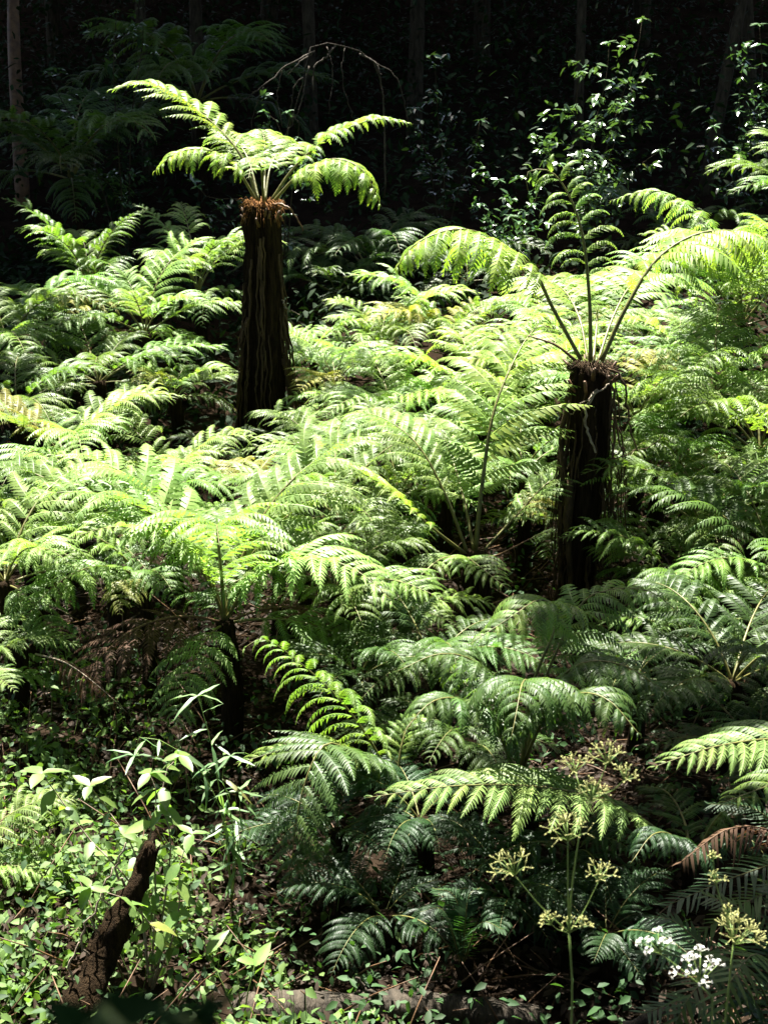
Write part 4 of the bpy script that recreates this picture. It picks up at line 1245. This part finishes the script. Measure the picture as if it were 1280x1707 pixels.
# dark undergrowth at the forest foot
n = 26000
cen = np.stack([rng.uniform(-9, 9, 700), rng.uniform(16.6, 31, 700)], -1)
ii = rng.integers(0, 700, n)
p = cen[ii] + rng.normal(0, .35, (n, 2))
zz = ground_z(p[:, 0], p[:, 1]) + np.abs(rng.normal(0, 1, 700))[ii] * 1.0 * rng.random(n) + 2.2 * rng.random(700)[ii] * rng.random(n) + .05
n2 = 11000
p2 = np.stack([rng.uniform(-5.5, 5.5, n2), rng.uniform(10.5, 17.5, n2)], -1)
p = np.concatenate([p, p2]); zz = np.concatenate([zz, ground_z(p2[:, 0], p2[:, 1]) + .03 + .35 * rng.random(n2) ** 1.5])
c = cloud_obj('forest_undergrowth', np.stack([p[:, 0], p[:, 1], zz], -1), 0.13, M_FLOOR, (0.008, 0.018, 0.006, 1), None, .5, .42, 'stuff')  # leaf colour taken near black to deepen the shade of gaps and forest
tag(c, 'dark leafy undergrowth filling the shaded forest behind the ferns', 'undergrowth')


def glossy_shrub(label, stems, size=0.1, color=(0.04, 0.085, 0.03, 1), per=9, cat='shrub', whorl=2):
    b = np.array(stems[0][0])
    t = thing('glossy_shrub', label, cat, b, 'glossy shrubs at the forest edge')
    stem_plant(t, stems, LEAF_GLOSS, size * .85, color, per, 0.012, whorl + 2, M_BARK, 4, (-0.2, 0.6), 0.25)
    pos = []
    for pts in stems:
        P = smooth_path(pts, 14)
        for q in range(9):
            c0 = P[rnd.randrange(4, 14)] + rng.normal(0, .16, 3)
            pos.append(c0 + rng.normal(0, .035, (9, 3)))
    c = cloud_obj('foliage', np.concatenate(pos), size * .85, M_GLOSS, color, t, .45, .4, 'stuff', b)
    return t


def gp(px, d, py=400):
    p = at(px, py, d); p[2] = float(ground_z(p[0], d)); return p


b = gp(975, 16.6)
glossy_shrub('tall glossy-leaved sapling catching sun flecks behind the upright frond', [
    [b] + A((975, 300, 16.6), (960, 200, 16.6), (965, 120, 16.6)), [b] + A((990, 330, 16.5), (1020, 250, 16.4), (1040, 180, 16.4)), [b] + A((970, 330, 16.4), (930, 270, 16.3), (900, 250, 16.3)),
    [b] + A((1000, 280, 16.7), (1050, 160, 16.8), (1085, 90, 16.9)), [b] + A((980, 340, 16.3), (990, 260, 16.2), (985, 215, 16.2)), [b] + A((1000, 330, 16.6), (1060, 280, 16.7), (1100, 250, 16.8)),
    [b] + A((1010, 250, 16.8), (1060, 90, 17), (1070, 30, 17)), [b] + A((985, 250, 16.8), (1010, 130, 17), (1015, 70, 17))], 0.14, (0.06, 0.11, 0.04, 1), 10)
b = gp(845, 16.2)
glossy_shrub('low glossy shrub below the sapling, above the arching frond', [
    [b] + A((850, 380, 16.2), (840, 330, 16.2), (830, 300, 16.2)), [b] + A((870, 390, 16.1), (890, 340, 16.1), (900, 310, 16.1)), [b] + A((830, 400, 16.1), (810, 360, 16.0), (800, 340, 16.0)), [b] + A((855, 420, 16), (860, 390, 15.9), (850, 360, 15.9)),
    [b] + A((850, 460, 15.8), (820, 440, 15.7), (800, 430, 15.7))], 0.12, per=10)
b = gp(1240, 17)
glossy_shrub('glossy shrub in the upper right corner', [
    [b] + A((1240, 280, 17), (1230, 180, 17), (1240, 100, 17)), [b] + A((1260, 260, 17), (1270, 140, 17), (1265, 40, 17)), [b] + A((1220, 300, 16.8), (1200, 240, 16.8), (1190, 210, 16.8)), [b] + A((1250, 240, 16.9), (1250, 200, 16.9), (1260, 190, 16.8))], 0.13, per=11)
b = gp(740, 17.5)
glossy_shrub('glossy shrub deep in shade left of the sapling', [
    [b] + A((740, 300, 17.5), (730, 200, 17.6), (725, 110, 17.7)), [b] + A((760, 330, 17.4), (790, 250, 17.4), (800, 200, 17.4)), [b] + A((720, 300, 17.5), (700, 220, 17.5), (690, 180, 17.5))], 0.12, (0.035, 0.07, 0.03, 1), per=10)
b = gp(470, 15.8, 330)
glossy_shrub('small leafy shrub behind the tallest tree fern crown', [
    [b] + A((475, 280, 15.8), (465, 210, 15.8), (440, 185, 15.8)), [b] + A((490, 280, 15.8), (500, 210, 15.8), (480, 185, 15.8)), [b] + A((440, 350, 15.8), (350, 330, 15.8), (330, 310, 15.8)), [b] + A((430, 360, 15.8), (380, 370, 15.8), (350, 360, 15.8))], 0.11, per=9)
b = gp(210, 16.8)
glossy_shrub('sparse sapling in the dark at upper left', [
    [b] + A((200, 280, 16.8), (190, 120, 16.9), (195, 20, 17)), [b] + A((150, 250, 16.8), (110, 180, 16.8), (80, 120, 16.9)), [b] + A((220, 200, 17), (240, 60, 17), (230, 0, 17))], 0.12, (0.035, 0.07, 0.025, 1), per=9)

# dead branches hanging in the dark
b = gp(610, 16.2)
t = thing('dead_branch', 'bare grey tangle of dead branches drooping above the tallest tree fern', 'dead branch', b)
for pts, r in [
    ([(640, 330, 16.3), (640, 180, 16.3), (620, 100, 16.2), (560, 75, 16.1), (520, 80, 16.0), (505, 130, 15.9), (480, 220, 15.9)], .011),
    ([(575, 80, 16.1), (570, 130, 16), (590, 200, 16)], .006), ([(545, 78, 16.1), (555, 120, 16), (548, 190, 15.9)], .006), ([(470, 118, 15.9), (462, 160, 15.9), (470, 210, 15.8)], .006), ([(610, 95, 16.2), (660, 130, 16.2), (680, 200, 16.2)], .007), ([(440, 145, 15.8), (420, 200, 15.8), (425, 240, 15.8)], .005),
    ([(560, 75, 16.1), (540, 100, 16.0), (525, 110, 15.95), (522, 150, 15.9)], .014),
    ([(525, 85, 16.0), (480, 110, 15.9), (430, 150, 15.8), (400, 170, 15.8)], .012),
    ([(520, 90, 16.0), (500, 105, 15.9), (480, 125, 15.9)], .01),
    ([(600, 90, 16.2), (630, 110, 16.1), (636, 155, 16.1)], .012),
    ([(505, 130, 15.9), (490, 150, 15.9), (478, 235, 15.9)], .009),
    ([(515, 110, 15.9), (500, 180, 15.8), (490, 200, 15.8), (470, 235, 15.8)], .009)]:
    root(t, [at(*p) for p in pts], r, 'branch', M_DEADWOOD, 5, 18)
